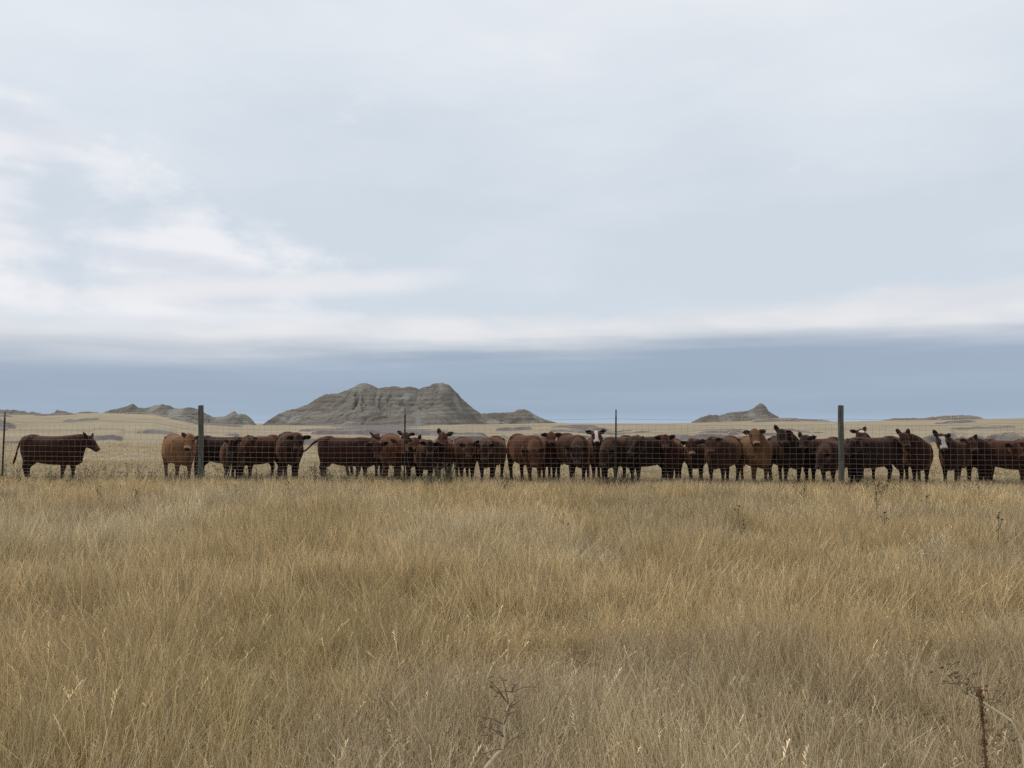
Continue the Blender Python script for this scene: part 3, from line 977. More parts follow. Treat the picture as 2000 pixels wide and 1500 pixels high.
#  px of barrel, y of back, metres behind fence, body yaw (0 = towards camera, + = to the right), head px, head py (poll), head yaw, head pitch, ears(right of image, left of image), coat
COWS = [
 dict(px=102, top=850, dz=1.5, yaw=90, hp=(179, 853), hy=84, hpt=50, ears=(45, 65), coat='red', walk=0.07, tail=(0.12, 0.0), label='lone dark red cow in side view at far left, facing right'),
 dict(px=350, top=849, dz=2.3, yaw=38, hp=(371, 851), hy=4, hpt=48, ears=(5, 45), coat='tan', mark='pale', label='light tan cow with pale muzzle ring left of the wooden post'),
 dict(px=436, top=852, dz=2.9, yaw=82, hp=(487, 870), hy=70, hpt=50, ears=(20, 20), coat='brown', label='dark brown cow seen side-on just right of the left wooden post'),
 dict(px=456, top=858, dz=1.6, yaw=22, hp=(452, 862), hy=-20, hpt=68, ears=(30, 20), coat='dark', label='dark cow lowering its head, half hidden between two others right of the left post'),
 dict(px=508, top=851, dz=2.4, yaw=-28, hp=(486, 857), hy=-42, hpt=52, ears=(25, 50), coat='red', label='reddish cow turning its face to the left, neighbour of the head-lowering dark cow'),
 dict(px=566, top=845, dz=2.5, yaw=20, hp=(583, 851), hy=4, hpt=52, ears=(12, 5), coat='brown', shade=.9, label='dark faced cow with spread ears standing alone in a gap, left of centre'),
 dict(px=676, top=853, dz=1.7, yaw=78, hp=(737, 866), hy=8, hpt=62, ears=(20, 5), coat='red', tail=(0.45, 0.0), walk=0.05, label='red cow in side view swinging its tail out to the left'),
 dict(px=716, top=858, dz=3.6, yaw=72, hp=(736, 849), hy=60, hpt=30, ears=(40, 75), coat='red', label='cow behind the tail-swinging one, only its raised head showing'),
 dict(px=765, top=848, dz=2.6, yaw=12, hp=(784, 860), hy=42, hpt=40, ears=(20, 35), coat='rust', label='orange red cow left of the middle steel post, head turned right'),
 dict(px=797, top=857, dz=3.8, yaw=-6, hp=(792, 845), hy=4, hpt=38, ears=(15, 40), coat='brown', label='cow looking out from directly behind the middle steel post'),
 dict(px=816, top=860, dz=2.8, yaw=-12, hp=(812, 857), hy=12, hpt=45, ears=(70, 25), coat='rust', shade=.85, label='rust cow tucked right behind the middle steel post, ear pricked'),
 dict(px=832, top=862, dz=1.9, yaw=8, hp=(840, 864), hy=3, hpt=58, ears=(5, 15), coat='dark', label='dark cow with lowered face left of the pale sagebrush'),
 dict(px=866, top=857, dz=2.3, yaw=0, hp=(865, 846), hy=2, hpt=46, ears=(25, 78), coat='red', shade=.9, label='alert cow with one ear straight up behind the pale sagebrush'),
 dict(px=908, top=855, dz=2.2, yaw=10, hp=(917, 867), hy=-6, hpt=56, ears=(45, 10), coat='red', label='cow with head held low just right of the pale sagebrush'),
 dict(px=960, top=853, dz=2.2, yaw=-12, hp=(946, 870), hy=-8, hpt=64, ears=(20, 15), coat='brown', label='round bodied brown cow at the left edge of the gap in mid herd'),
 dict(px=1027, top=849, dz=1.9, yaw=24, hp=(1042, 879), hy=4, hpt=68, ears=(15, 5), coat='rust', label='broad rust cow grazing head down at the right edge of the gap in mid herd'),
 dict(px=1068, top=856, dz=2.8, yaw=4, hp=(1077, 845), hy=0, hpt=40, ears=(12, 8), coat='red', label='cow facing straight out with level ears, left of the white blazed one'),
 dict(px=1118, top=848, dz=1.9, yaw=14, hp=(1126, 874), hy=8, hpt=66, ears=(10, 20), coat='brown', shade=.9, label='large brown cow with head down between the level eared cow and the blazed one'),
 dict(px=1164, top=856, dz=2.9, yaw=2, hp=(1164, 841), hy=0, hpt=46, ears=(22, 14), coat='red', mark='blaze', label='red cow with a narrow white blaze left of the right steel post'),
 dict(px=1207, top=852, dz=2.0, yaw=-32, hp=(1178, 880), hy=-25, hpt=66, ears=(10, 25), coat='brown', shade=.8, label='dark cow behind the right steel post, lowering its head to the left'),
 dict(px=1264, top=851, dz=2.0, yaw=-58, hp=(1243, 858), hy=-80, hpt=52, ears=(40, 50), coat='dark', label='dark cow showing its face in left profile right of the right steel post'),
 dict(px=1313, top=858, dz=2.5, yaw=-16, hp=(1299, 851), hy=-4, hpt=46, ears=(18, 6), coat='red', label='cow facing out with a pinkish muzzle, next to the left profile face'),
 dict(px=1358, top=859, dz=2.5, yaw=-14, hp=(1350, 861), hy=-2, hpt=58, ears=(10, 0), coat='brown', mark='pale', label='cow with a pale ringed muzzle held low in the right half'),
 dict(px=1413, top=853, dz=1.9, yaw=-36, hp=(1387, 857), hy=-10, hpt=48, ears=(20, 0), coat='brown', label='bulky dark cow with body swung right, left of the bright tan cow'),
 dict(px=1473, top=853, dz=2.3, yaw=2, hp=(1474, 840), hy=-2, hpt=52, ears=(12, 2), coat='tan', mark='pale', label='bright tan cow with white lipped muzzle standing square to the camera'),
 dict(px=1532, top=853, dz=2.2, yaw=6, hp=(1527, 840), hy=2, hpt=48, ears=(2, 75), coat='dark', label='very dark cow with left ear up beside the bright tan cow'),
 dict(px=1603, top=855, dz=2.3, yaw=-60, hp=(1570, 852), hy=-38, hpt=42, ears=(20, 65), coat='dark', shade=1.1, label='dark cow looking left, its body reaching the right wooden post'),
 dict(px=1632, top=860, dz=1.6, yaw=-48, hp=(1600, 885), hy=-55, hpt=66, ears=(10, 15), coat='brown', shade=.8, label='brown cow with lowered head close against the right wooden post'),
 dict(px=1682, top=858, dz=3.6, yaw=-4, hp=(1681, 839), hy=-3, hpt=34, ears=(60, 15), coat='brown', mark='star', label='cow with a white patch on its forehead right of the right wooden post'),
 dict(px=1704, top=853, dz=1.7, yaw=-76, hp=(1661, 862), hy=-75, hpt=55, ears=(40, 30), coat='dark', shade=1.1, walk=.06, label='dark cow in side view facing left right of the right wooden post'),
 dict(px=1789, top=857, dz=2.2, yaw=-16, hp=(1766, 847), hy=-6, hpt=46, ears=(72, 72), coat='red', shade=.85, label='cow with both ears pricked up standing alone between gaps at right'),
 dict(px=1866, top=858, dz=2.2, yaw=-42, hp=(1838, 850), hy=-6, hpt=52, ears=(25, 72), coat='brown', mark='bald', label='dark cow with a broad white face near the right edge'),
 dict(px=1914, top=862, dz=2.6, yaw=-14, hp=(1897, 857), hy=-4, hpt=48, ears=(62, 5), coat='brown', shade=.9, label='brown cow right beside the white faced one, one ear raised'),
 dict(px=1966, top=859, dz=2.0, yaw=26, hp=(1984, 866), hy=12, hpt=50, ears=(15, 10), coat='red', label='red cow squeezed second from the right edge of the picture'),
 dict(px=2022, top=857, dz=2.4, yaw=-14, hp=(2006, 858), hy=-4, hpt=50, ears=(15, 5), coat='rust', label='rust cow cut off by the right edge of the picture'),
]

temp = []
for ci, c in enumerate(COWS):
    c['seed'] = 300 + ci * 7
    Y = fence_y(min(max(c['px'], 0), 2000)) + c['dz']
    X = px_x(c['px'], Y)
    g0 = gz(X, Y)
    sc = (z_at(c['top'], Y) - g0) / 1.285
    sc = min(max(sc, 0.86), 1.08)
    yaw = R(c['yaw'])
    rz = yaw - math.pi / 2
    c['mat'] = Matrix.Translation((X, Y, g0)) @ Matrix.Rotation(rz, 4, 'Z') @ Matrix.Scale(sc, 4)
    inv = c['mat'].inverted()
    Sw = c['mat'] @ Vector((0.62, 0, 1.05))
    L = 0.66 * sc
    # depth of the head follows from the reach of the neck
    Yh = Sw.y - 0.3
    for _ in range(4):
        hx = px_x(c['hp'][0], Yh); hz = z_at(c['hp'][1], Yh)
        d2 = L * L - (hx - Sw.x) ** 2 - (hz - Sw.z) ** 2
        Yh = Sw.y - math.sqrt(max(d2, 0.01)) if abs(c['yaw']) < 75 else Sw.y - 0.5 * math.sqrt(max(d2, 0.0))
    Yh = max(Yh, fence_y(min(max(c['hp'][0], 0), 2000)) + 0.16 + 0.5 * math.cos(R(c['hpt'])) * max(0, math.cos(R(c['hy']))))
    hx = px_x(c['hp'][0], Yh); hz = z_at(c['hp'][1], Yh)
    Pw = Vector((hx, Yh, hz))
    gap = (Pw - Sw).length
    if gap > L * 1.18:
        Pw = Sw + (Pw - Sw) * (L * 1.18 / gap)
    if gap > L * 1.18:
        print('neck', ci, round(gap / L, 2))
    hyw, hpt = R(c['hy']), R(c['hpt'])
    hw = Vector((math.sin(hyw) * math.cos(hpt), -math.cos(hyw) * math.cos(hpt), -math.sin(hpt)))
    lw = Vector((math.cos(hyw), math.sin(hyw), 0))              # image-right side of a face that looks at us
    nw = lw.cross(hw)
    if nw.z < 0: nw = -nw
    rot = inv.to_3x3().normalized()
    c['P'] = inv @ Pw
    c['h'] = (rot @ hw).normalized(); c['n'] = (rot @ nw).normalized(); c['l'] = (rot @ lw).normalized()
    mb = cow_volume(c)
    o = mb.obj('cow_tmp', None)
    bm = bmesh.new(); bm.from_mesh(o.data)
    bmesh.ops.recalc_face_normals(bm, faces=bm.faces)
    bm.to_mesh(o.data); bm.free()
    m = o.modifiers.new('r', 'REMESH'); m.mode = 'VOXEL'; m.voxel_size = 0.025; m.use_smooth_shade = True
    s2 = o.modifiers.new('s', 'SMOOTH'); s2.factor = 0.5; s2.iterations = 4
    temp.append(o)
dg = bpy.context.evaluated_depsgraph_get()
for c, o in zip(COWS, temp):
    me = bpy.data.meshes.new_from_object(o.evaluated_get(dg))
    me.name = 'cow'
    finish_coat(me, c)
    me.materials.clear(); me.materials.append(M_hide)
    me.polygons.foreach_set('use_smooth', [True] * len(me.polygons))
    cow = link(bpy.data.objects.new('cow', me))
    cow.matrix_world = c['mat']
    tag(cow, c['label'], 'cow', G)
for o in temp:
    me = o.data
    bpy.data.objects.remove(o)
    bpy.data.meshes.remove(me)
print('cow tris', sum(len(o.data.polygons) * 2 for o in bpy.data.objects if o.name.startswith('cow')))
# ------------------------------------------------------------------ grass
def blade(mb, rn, base, height, lean, bend, width, ang, col, seed=0.0, nseg=3):
    d = Vector((math.cos(ang), math.sin(ang), 0))
    side = Vector((-d.y, d.x, 0))
    tw = rn.uniform(-0.9, 0.9)
    side = (side * math.cos(tw) + d * math.sin(tw))
    pts = []; wid = []
    for k in range(nseg + 1):
        t = k / nseg
        off = lean * t + bend * t * t
        z = height * t * math.sqrt(max(0.15, 1 - 0.35 * (off * t) ** 2)) - (0.22 * height * max(0, bend - 0.5) * t ** 3)
        pts.append(Vector(base) + d * (off * height) + Vector((0, 0, z)))
        wid.append(width * (1 - 0.75 * t ** 1.5))
    mb.ribbon(pts, wid, side, col)
    if seed > 0:
        tip = pts[-1]; prv = pts[-2]
        ax = (tip - prv).normalized()
        for q in range(5):
            p = tip - ax * (seed * (q / 5.0))
            a = rn.uniform(0, 6.28)
            s = Vector((math.cos(a), math.sin(a), 0.9)).normalized()
            L = seed * rn.uniform(0.18, 0.34)
            mb.ribbon([p, p + s * L * 0.5 + ax * 0.004, p + s * L], [width * 0.8, width * 1.2, width * 0.4], side, tuple(x * 1.03 for x in col))


def tuft(seed, nb, rad, hmin, hmax, wmin, wmax, spread, seeded=0.0, curl=0.0):
    rn = random.Random(seed)
    mb = MB()
    for _ in range(nb):
        a = rn.uniform(0, 6.283); r = rad * math.sqrt(rn.random())
        base = (math.cos(a) * r, math.sin(a) * r, -0.02)
        v = rn.uniform(0.55, 1.30)
        w = rn.uniform(-0.07, 0.07)
        col = (v * (1 + w), v, v * (1 - w * 1.5))
        if rn.random() < 0.10:
            col = tuple(q * 1.32 for q in col)
        if rn.random() < 0.12:
            col = (0.68, 0.62, 0.55)
        out = a + rn.uniform(-1.1, 1.1)
        h = rn.uniform(hmin, hmax)
        blade(mb, rn, base, h, spread * rn.uniform(0.05, 1.0), curl * rn.random() + rn.uniform(0, 0.35), rn.uniform(wmin, wmax), out, col,
              (h * 0.22) if rn.random() < seeded else 0.0)
    me = mb.mesh('tuft', M_grass, False, 'blade')
    return bpy.data.objects.new('grass_tuft', me)


def scatter(name, pos, rot, scl, idx, tint, protos, label, kind='stuff', cat=None):
    """one object: points that carry copies of the small source plants"""
    me = bpy.data.meshes.new(name)
    me.vertices.add(len(pos))
    me.vertices.foreach_set('co', np.asarray(pos, float).ravel())
    for nm, typ, arr, key in (('rot', 'FLOAT_VECTOR', rot, 'vector'), ('scl', 'FLOAT_VECTOR', scl, 'vector'), ('idx', 'INT', idx, 'value'),
                              ('tint', 'FLOAT_COLOR', np.concatenate([tint, np.ones((len(tint), 1))], 1), 'color')):
        a = me.attributes.new(nm, typ, 'POINT')
        a.data.foreach_set(key, np.asarray(arr, np.int32 if typ == 'INT' else float).ravel())
    ob = link(bpy.data.objects.new(name, me))
    coll = bpy.data.collections.new(name + '_sources')
    for p in protos:
        coll.objects.link(p)
    ng = bpy.data.node_groups.new(name, 'GeometryNodeTree')
    ng.interface.new_socket('Geometry', in_out='INPUT', socket_type='NodeSocketGeometry')
    ng.interface.new_socket('Geometry', in_out='OUTPUT', socket_type='NodeSocketGeometry')
    gi = ng.nodes.new('NodeGroupInput'); go = ng.nodes.new('NodeGroupOutput')
    ci = ng.nodes.new('GeometryNodeCollectionInfo')
    ci.inputs[0].default_value = coll
    ci.inputs['Separate Children'].default_value = True
    ci.inputs['Reset Children'].default_value = True
    ip = ng.nodes.new('GeometryNodeInstanceOnPoints')
    ip.inputs['Pick Instance'].default_value = True

    def named(nm, typ):
        nd = ng.nodes.new('GeometryNodeInputNamedAttribute')
        nd.data_type = typ
        nd.inputs[0].default_value = nm
        return nd.outputs[0]
    e2r = ng.nodes.new('FunctionNodeEulerToRotation')
    ng.links.new(named('rot', 'FLOAT_VECTOR'), e2r.inputs[0])
    ng.links.new(gi.outputs[0], ip.inputs['Points'])
    ng.links.new(ci.outputs[0], ip.inputs['Instance'])
    ng.links.new(named('idx', 'INT'), ip.inputs['Instance Index'])
    ng.links.new(e2r.outputs[0], ip.inputs['Rotation'])
    ng.links.new(named('scl', 'FLOAT_VECTOR'), ip.inputs['Scale'])
    ng.links.new(ip.outputs[0], go.inputs[0])
    md = ob.modifiers.new('scatter', 'NODES')
    md.node_group = ng
    return tag(ob, label, cat, None, kind)


def grass_points(n, y0, y1, xk, xpad):
    """random spots in a wedge of ground ahead, even per square metre"""
    Y = np.sqrt(rng.uniform(0, 1, n) * (y1 ** 2 - y0 ** 2) + y0 ** 2)
    X = rng.uniform(-1, 1, n) * (Y * xk + xpad)
    return X, Y


STRAW = np.array((0.655, 0.515, 0.298)); PALE = np.array((0.700, 0.585, 0.380)); OLIVE = np.array((0.540, 0.430, 0.230))
RUST = np.array((0.610, 0.470, 0.250)); GREY = np.array((0.500, 0.420, 0.295))


def grass_tint(X, Y):
    a = fbm(X / 2.6 + 4, Y / 3.6, 201, 4)[:, None]
    b2 = fbm(X / 1.5 + 9, Y / 2.2, 202, 4)[:, None]
    c2 = fbm(X / 1.7 + 2, Y / 1.7 + 7, 203, 3)[:, None]
    d2 = fbm(X / 2.2 - 5, Y / 2.2 + 3, 204, 3)[:, None]
    T = STRAW * (1 - ss(a, 0.42, 0.68)) + PALE * ss(a, 0.42, 0.68)
    k = ss(b2, 0.52, 0.70) * 0.75
    T = T * (1 - k) + OLIVE * k
    k = ss(c2, 0.60, 0.76) * 0.4
    T = T * (1 - k) + RUST * k
    k = ss(d2, 0.60, 0.74) * 0.5
    T = T * (1 - k) + GREY * k
    return T * rng.uniform(0.62, 1.22, (len(X), 1))


def lay(X, Y, hscale, tilt=0.09):
    Z = ground_z(X, Y)
    pos = np.stack([X, Y, Z], 1)
    lx = (fbm(X / 0.9, Y / 1.3, 301, 3) - 0.5) * 0.75 + rng.normal(0, tilt, len(X))
    ly = (fbm(X / 0.9 + 30, Y / 1.3, 302, 3) - 0.5) * 0.55 + rng.normal(0, tilt, len(X))
    sp = rng.uniform(0, 6.283, len(X))
    p = lx * np.cos(sp) + ly * np.sin(sp); q = -lx * np.sin(sp) + ly * np.cos(sp)
    rot = np.stack([-q, p, sp], 1)
    s = hscale * rng.uniform(0.78, 1.22, len(X))
    s = s * (0.40 + 1.20 * fbm(X / 0.8, Y / 1.0, 305, 3))
    scl = np.stack([np.ones(len(X)), np.ones(len(X)), s], 1) * rng.uniform(0.85, 1.2, (len(X), 1))
    return pos, rot, scl


def family(seed, nb, wid, rad, k=1.0):
    """tight upright tufts, seeded stems, bent tufts"""
    return [tuft(seed + q, nb, rad, 0.18 * k, 0.40 * k, wid * .7, wid * 1.2, 0.22, 0.04, 0.18) for q in range(5)] + \
           [tuft(seed + 20 + q, max(6, nb // 2), rad * .8, 0.26 * k, 0.50 * k, wid * .6, wid, 0.16, 0.22, 0.2) for q in range(3)] + \
           [tuft(seed + 40 + q, nb, rad * 1.3, 0.14 * k, 0.30 * k, wid * .7, wid * 1.2, 0.55, 0.0, 0.6) for q in range(3)]


protos = []
sets = []
for (n, y0, y1, nb, wid, rad) in ((9500, 1.3, 6.0, 20, 0.0040, 0.040), (15500, 6.0, 12.0, 15, 0.0062, 0.055), (22000, 12.0, 21.2, 12, 0.0095, 0.080)):
    X, Y = grass_points(n, y0, y1, 0.72, 1.6)
    fy = FZ * (1 + FC * ((X / FZ - FA) / FB))
    keep = Y < fy + 0.35
    X, Y, fy = X[keep], Y[keep], fy[keep]
    pos, rot, scl = lay(X, Y, 0.95 if y0 < 10 else 0.86)
    scl[:, 2] *= 0.66 + 0.34 * ss(fy - Y, 0.0, 3.5)
    rr = rng.random(len(X))
    kind = np.where(rr < 0.60, rng.integers(0, 5, len(X)), np.where(rr < 0.74, rng.integers(5, 8, len(X)), rng.integers(8, 11, len(X))))
    sets.append((pos, rot, scl, kind + len(protos), grass_tint(X, Y)))
    protos += family(1000 + int(y0 * 100), nb, wid, rad)
for q, p in enumerate(protos):
    p.name = 'tuft_source_%03d' % q            # collections hand out their members by name order
cat_ = [np.concatenate([s[q] for s in sets]) for q in range(5)]
scatter('dry_grass', *cat_, protos, 'tall straw coloured dry grass filling the whole foreground')

# grazed turf on the far side of the fence
short_p = [tuft(1300 + k, 22, 0.15, 0.06, 0.17, 0.007, 0.013, 0.6, 0.0, 0.5) for k in range(5)]
for q, p in enumerate(short_p):
    p.name = 'turf_source_%03d' % q
sets = []
for (n, y0, y1, w) in ((15000, 19.0, 34.0, 1.0), (9000, 34.0, 60.0, 1.5)):
    X, Y = grass_points(n, y0, y1, 0.72, 1.5)
    fy = FZ * (1 + FC * ((X / FZ - FA) / FB))
    keep = Y > fy + 0.2
    X, Y = X[keep], Y[keep]
    pos, rot, scl = lay(X, Y, 1.0 if y0 < 30 else 0.75)
    scl[:, :2] *= w
    edge = 1 - ss(Y - fy[keep], 0.3, 3.0)
    scl[:, 2] *= 0.75 + 0.75 * edge
    T = grass_tint(X, Y) * 0.42 + np.array((0.520, 0.430, 0.275)) * 0.5
    sets.append((pos, rot, scl, rng.integers(0, 5, len(X)), T))
cat_ = [np.concatenate([s[q] for s in sets]) for q in range(5)]
scatter('grazed_turf', *cat_, short_p, 'short grazed dry turf beyond the fence under the cattle')
# ------------------------------------------------------------------ weeds and brush
def stem_curve(rn, base, top, wob, n=6):
    base = Vector(base); top = Vector(top)
    side = Vector((rn.uniform(-1, 1), rn.uniform(-1, 1), 0)) * wob
    return [base.lerp(top, k / (n - 1)) + side * math.sin(math.pi * k / (n - 1)) for k in range(n)]


def sunflower_weed(rn, h, nheads):
    """dried branching wildflower: thin stems, round dark seed heads"""
    st = MB(); hd = MB()
    main = stem_curve(rn, (0, 0, -0.03), (rn.uniform(-.12, .12) * h, rn.uniform(-.1, .1) * h, h), 0.05 * h)
    st.tube(main, [0.0045 * (1 - 0.1 * k) for k in range(len(main))], 4)
    hd.ball(main[-1], rn.uniform(0.009, 0.016), n=6, m=4, sc=(1, 1, 0.8))
    for _ in range(nheads - 1):
        t = rn.uniform(0.35, 0.95)
        k = int(t * (len(main) - 1)); p = main[k].lerp(main[min(k + 1, len(main) - 1)], t * (len(main) - 1) - k)
        a = rn.uniform(0, 6.283)
        L = h * rn.uniform(0.12, 0.34)
        q = p + Vector((math.cos(a) * L * .75, math.sin(a) * L * .75, L * .8))
        mid = p.lerp(q, 0.5) + Vector((math.cos(a), math.sin(a), -0.3)) * L * 0.1
        st.tube([p, mid, q], [0.003, 0.0025, 0.002], 3)
        hd.ball(q, rn.uniform(0.008, 0.014), n=6, m=4, sc=(1, 1, 0.8))
    return st, hd


def source_weed(seed, h, nh):
    rn = random.Random(seed)
    st, hd = sunflower_weed(rn, h, nh)
    m = MB()
    m.add(st.v, st.f); k = len(m.f); m.add(hd.v, hd.f)
    me = m.mesh('weed', M_brush)
    me.materials.append(M_dark)
    me.polygons.foreach_set('material_index', [0 if q < k else 1 for q in range(len(me.polygons))])
    return bpy.data.objects.new('weed_source_%03d' % seed, me)


wp = [source_weed(q, random.Random(q + 50).uniform(0.34, 0.56), 5 + q % 5) for q in range(8)]
pos = []
for (p0, p1, n, d0, d1) in ((-150, 560, 150, -0.5, 1.6), (590, 800, 75, -0.3, 1.8), (800, 1000, 12, 0.2, 1.5), (980, 1010, 10, 1.8, 2.6), (1550, 1800, 26, 1.6, 4.2), (1000, 1550, 14, 0.5, 3.5), (1800, 2100, 20, 0.0, 3.0), (0, 700, 22, 1.5, 5.0)):
    for _ in range(n):
        px = random.uniform(p0, p1)
        Y = fence_y(min(max(px, -200), 2200)) - random.uniform(d0, d1)
        X = px_x(px, Y)
        pos.append((X, Y))
pos = np.array(pos)
n = len(pos)
P3 = np.stack([pos[:, 0], pos[:, 1], ground_z(pos[:, 0], pos[:, 1])], 1)
rot = np.stack([rng.normal(0, .12, n), rng.normal(0, .12, n), rng.uniform(0, 6.28, n)], 1)
scl = rng.uniform(0.7, 1.15, (n, 1)) * np.ones((1, 3))
scatter('dried_wildflowers', P3, rot, scl, rng.integers(0, 8, n), np.ones((n, 3)), wp, 'dried wildflowers with small dark seed heads scattered along the fence foot')


def thing_at(name, px, Y, label, cat, group=None):
    X = px_x(px, Y)
    return tag(empty(name, (X, Y, gz(X, Y))), label, cat, group)


def tall_weed(px, Y, h, nh, seed, label):
    t = thing_at('dried_weed', px, Y, label, 'weed', 'dark headed weeds standing above the grass')
    st, hd = sunflower_weed(random.Random(seed), h, nh)
    st.obj('stem', M_brush, t)
    hd.obj('seed_heads', M_dark, t)


def y_for(py, h=0.0):
    """distance at which a point h above level ground shows at photo row py"""
    return (h - CAM_H) / ray(1000, py)[1]


tall_weed(1708, y_for(962, .52), 0.52, 10, 901, 'dark dried weed in the grass just right of the right wooden post')
tall_weed(1718, y_for(1000, .42), 0.42, 7, 902, 'shorter dark weed nearer than the one by the right wooden post')
tall_weed(1448, y_for(995, .50), 0.50, 6, 903, 'spindly weed rising from the grass below the bright tan cow')
tall_weed(1806, y_for(970, .45), 0.45, 6, 904, 'small dark weed below the cow with pricked ears')
tall_weed(1097, y_for(1005, .42), 0.42, 5, 905, 'thin weed in the grass below the middle of the herd')
tall_weed(203, y_for(950, .50), 0.50, 9, 906, 'dark weed in the grass right of the lone left cow')
tall_weed(268, y_for(957, .44), 0.44, 6, 907, 'thin dark weed left of the left wooden post')
tall_weed(1945, y_for(1012, .50), 0.50, 5, 908, 'bent weed in the grass near the right edge')


def shrub(name, px, Y, h, rad, nst, mat, label, seed, leafy=1.0):
    rn = random.Random(seed)
    t = thing_at(name, px, Y, label, 'shrub')
    st = MB(); lf = MB()
    for _ in range(nst):
        a = rn.uniform(0, 6.283); r = rad * math.sqrt(rn.random())
        b0 = Vector((math.cos(a) * r * .35, math.sin(a) * r * .35, -0.03))
        hh = h * rn.uniform(0.55, 1.0)
        tp = Vector((math.cos(a) * r * 1.1, math.sin(a) * r * 1.1, hh))
        cv = stem_curve(rn, b0, tp, 0.03, 5)
        st.tube(cv, [0.006, 0.005, 0.004, 0.003, 0.002], 4)
        for _ in range(int(26 * leafy)):
            u = rn.uniform(0.25, 1.0)
            k = min(int(u * 4), 3)
            p = cv[k].lerp(cv[k + 1], u * 4 - k)
            b2 = rn.uniform(0, 6.283); L = rn.uniform(0.02, 0.05)
            d = Vector((math.cos(b2), math.sin(b2), rn.uniform(0.4, 1.4))).normalized()
            lf.ribbon([p, p + d * L * .5, p + d * L], [0.004, 0.011, 0.002], d.cross(Vector((0.3, 0.2, 1))).normalized())
    st.obj('stems', M_brush, t)
    lf.obj('leaves', mat, t)
    return t


shrub('sagebrush', 866, fence_y(866) - 0.55, 0.66, 0.34, 34, M_sage, 'pale grey green sagebrush against the fence in the middle', 71, 1.5)
shrub('sagebrush', 838, fence_y(838) - 0.35, 0.40, 0.22, 18, M_sage, 'low grey green sagebrush at the left foot of the taller one', 72, 1.3)
shrub('brush', 1222, fence_y(1222) - 0.35, 0.46, 0.42, 40, M_brush, 'low dark grey brush at the foot of the right steel post', 73, 1.4)
shrub('brush', 1185, fence_y(1185) - 0.30, 0.36, 0.30, 24, M_brush, 'small dark brush left of the right steel post', 74, 1.2)


def dry_weed_spray(px, Y, h, n, spread, seed, label, lean=0.0):
    rn = random.Random(seed)
    t = thing_at('dry_weed', px, Y, label, 'weed')
    st = MB(); sd = MB()
    for _ in range(n):
        tp = (lean + rn.uniform(-spread, spread), rn.uniform(-spread, spread), h * rn.uniform(0.55, 1.0))
        cv = stem_curve(rn, (rn.uniform(-.03, .03), rn.uniform(-.03, .03), -0.02), tp, 0.05, 6)
        st.tube(cv, [0.0045, 0.004, 0.0035, 0.003, 0.0025, 0.0015], 4)
        for _ in range(7):
            p = cv[-1].lerp(cv[-3], rn.random())
            d = Vector((rn.uniform(-1, 1), rn.uniform(-1, 1), rn.uniform(0, 1))).normalized()
            sd.ribbon([p, p + d * 0.018, p + d * 0.034], [0.003, 0.008, 0.002], d.cross(Vector((0.1, 0.4, 1))).normalized())
    st.obj('stems', M_stem, t)
    sd.obj('seed_husks', M_stem, t)


dry_weed_spray(442, fence_y(442) - 0.25, 0.62, 14, 0.22, 81, 'pale dry weed in front of the head lowering dark cow')
dry_weed_spray(1616, fence_y(1616) - 0.3, 0.34, 16, 0.28, 82, 'pale dry weed at the left foot of the right wooden post')
dry_weed_spray(1250, fence_y(1250) - 0.2, 0.50, 8, 0.22, 83, 'thin pale stalks by the fence below the left profile cow')
dry_weed_spray(1110, fence_y(1110) - 0.25, 0.48, 8, 0.2, 84, 'thin pale stalks at the fence in front of the large brown cow')
dry_weed_spray(1908, fence_y(1908) - 0.2, 0.40, 9, 0.16, 85, 'thin pale stalks by the fence near the white faced cow')
dry_weed_spray(1822, 8.2, 0.60, 46, 0.20, 86, 'clump of tall pale grass stalks in the right half of the field', -0.05)
dry_weed_spray(700, fence_y(700) - 0.15, 0.45, 9, 0.25, 87, 'dry stalks at the fence under the tail-swinging cow')


def px_pts(lst, Y):
    return [at(a, b2, Y + d) for a, b2, d in lst]


def local(t, pts):
    o = t.location
    return [p - o for p in pts]


# rust-brown dock stalk at the bottom right
Yd = 3.10
t = thing_at('dock_stalk', 1930, Yd, 'rust brown seed stalk of dock standing at the bottom right corner', 'weed')
rn = random.Random(5)
cv = local(t, px_pts([(1934, 1640, 0), (1930, 1560, 0), (1925, 1480, 0), (1920, 1410, 0), (1917, 1362, 0), (1914, 1348, .01), (1908, 1356, .02)], Yd))
st = MB(); st.tube(cv, [0.006, 0.006, 0.005, 0.004, 0.003, 0.002, 0.0015], 5); st.obj('stem', M_dock, t)
sd = MB()
for _ in range(420):
    u = rn.uniform(1.0, 5.95); k = int(u); p = cv[k].lerp(cv[k + 1], u - k)
    r = 0.017 * (1.15 - u / 7.5)
    a = rn.uniform(0, 6.283)
    sd.ball(p + Vector((math.cos(a) * r * rn.random(), math.sin(a) * r * rn.random(), rn.uniform(-.01, .01))), rn.uniform(0.0022, 0.0046), n=4, m=3, sc=(1, 1, 0.8))
sd.obj('seed_heads', M_dock, t)

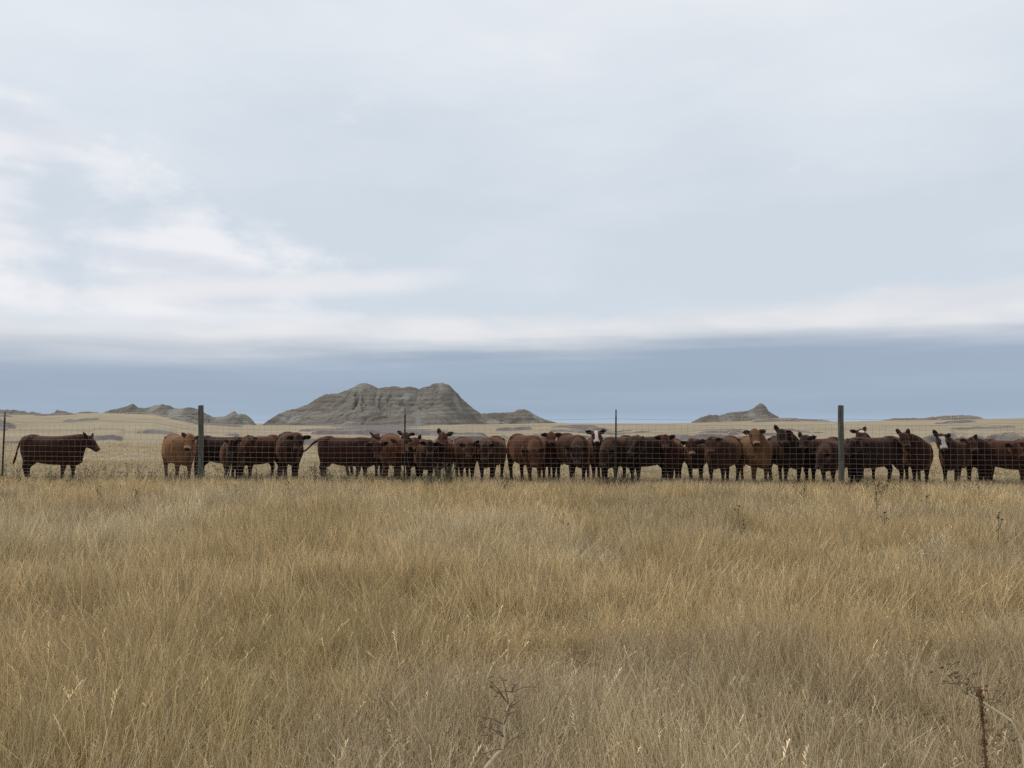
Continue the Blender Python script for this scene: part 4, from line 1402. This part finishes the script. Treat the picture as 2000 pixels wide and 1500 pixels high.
# leaning burr stalk beside it
Yb = 3.15
t = thing_at('burr_stalk', 1985, Yb, 'leaning pale stalk with dark burrs at the lower right', 'weed')
cv = local(t, px_pts([(2010, 1600, 0), (1998, 1450, 0), (1975, 1408, 0), (1930, 1378, .02), (1885, 1350, .03), (1855, 1330, .03), (1846, 1300, .03)], Yb))
st = MB(); st.tube(cv, [0.006, 0.006, 0.0055, 0.005, 0.0045, 0.004, 0.002], 5)
bu = MB()
rn = random.Random(6)
for (k, n, L) in ((6, 5, .06), (5, 8, .08), (4, 6, .08), (3, 4, .08), (2, 3, .07)):
    for _ in range(n):
        p = cv[k].lerp(cv[k - 1], rn.random() * .8)
        d = Vector((rn.uniform(-1, 1), rn.uniform(-.8, .8), rn.uniform(-.5, .9))).normalized() * L * rn.uniform(.5, 1.1)
        bu.tube([p, p + d * .5 + Vector((0, 0, .006)), p + d], [0.0021, 0.0019, 0.0015], 4)
        bu.ball(p + d, rn.uniform(.0035, .0075), n=5, m=4, sc=(rn.uniform(.8, 1.7), 1, rn.uniform(.6, 1.3)))
st.obj('stem', M_stem, t); bu.obj('burrs', M_burr, t)

# bleached crooked stem with side twigs at the bottom centre
Yc = 3.0
t = thing_at('dead_stem', 960, Yc, 'bleached crooked dead stem with dark curled leaves at bottom centre', 'weed')
cv = local(t, px_pts([(930, 1540, 0), (950, 1497, 0), (966, 1478, 0), (981, 1463, 0), (985, 1440, 0), (984, 1415, .01), (988, 1395, .01), (994, 1376, .02), (1000, 1352, .02)], Yc))
st = MB(); st.tube(cv, [0.0065, 0.0065, 0.006, 0.0056, 0.0052, 0.0048, 0.004, 0.003, 0.002], 6); st.obj('stem', M_stem, t)
tw = MB(); lv = MB()
rn = random.Random(9)
tw.tube(local(t, px_pts([(958, 1482, 0), (952, 1465, .01), (949, 1456, .02)], Yc)), [0.0035, 0.003, 0.002], 4)
for k in range(3, 9):
    for _ in range(3):
        p = cv[k]
        d = Vector((rn.uniform(-1, 1), rn.uniform(-.6, .6), rn.uniform(-.1, .8))).normalized() * rn.uniform(.05, .13)
        q = p + d
        lv.tube([p, p + d * .5 + Vector((0, 0, .008)), q], [0.0021, 0.0019, 0.0015], 4)
        for _ in range(3):
            e = q + Vector((rn.uniform(-.015, .015), rn.uniform(-.01, .01), rn.uniform(-.012, .012)))
            lv.ball(e, rn.uniform(.003, .0065), n=5, m=3, sc=(rn.uniform(.9, 2.2), 1, .6))
tw.obj('twigs', M_stem, t); lv.obj('curled_leaves', M_burr, t)
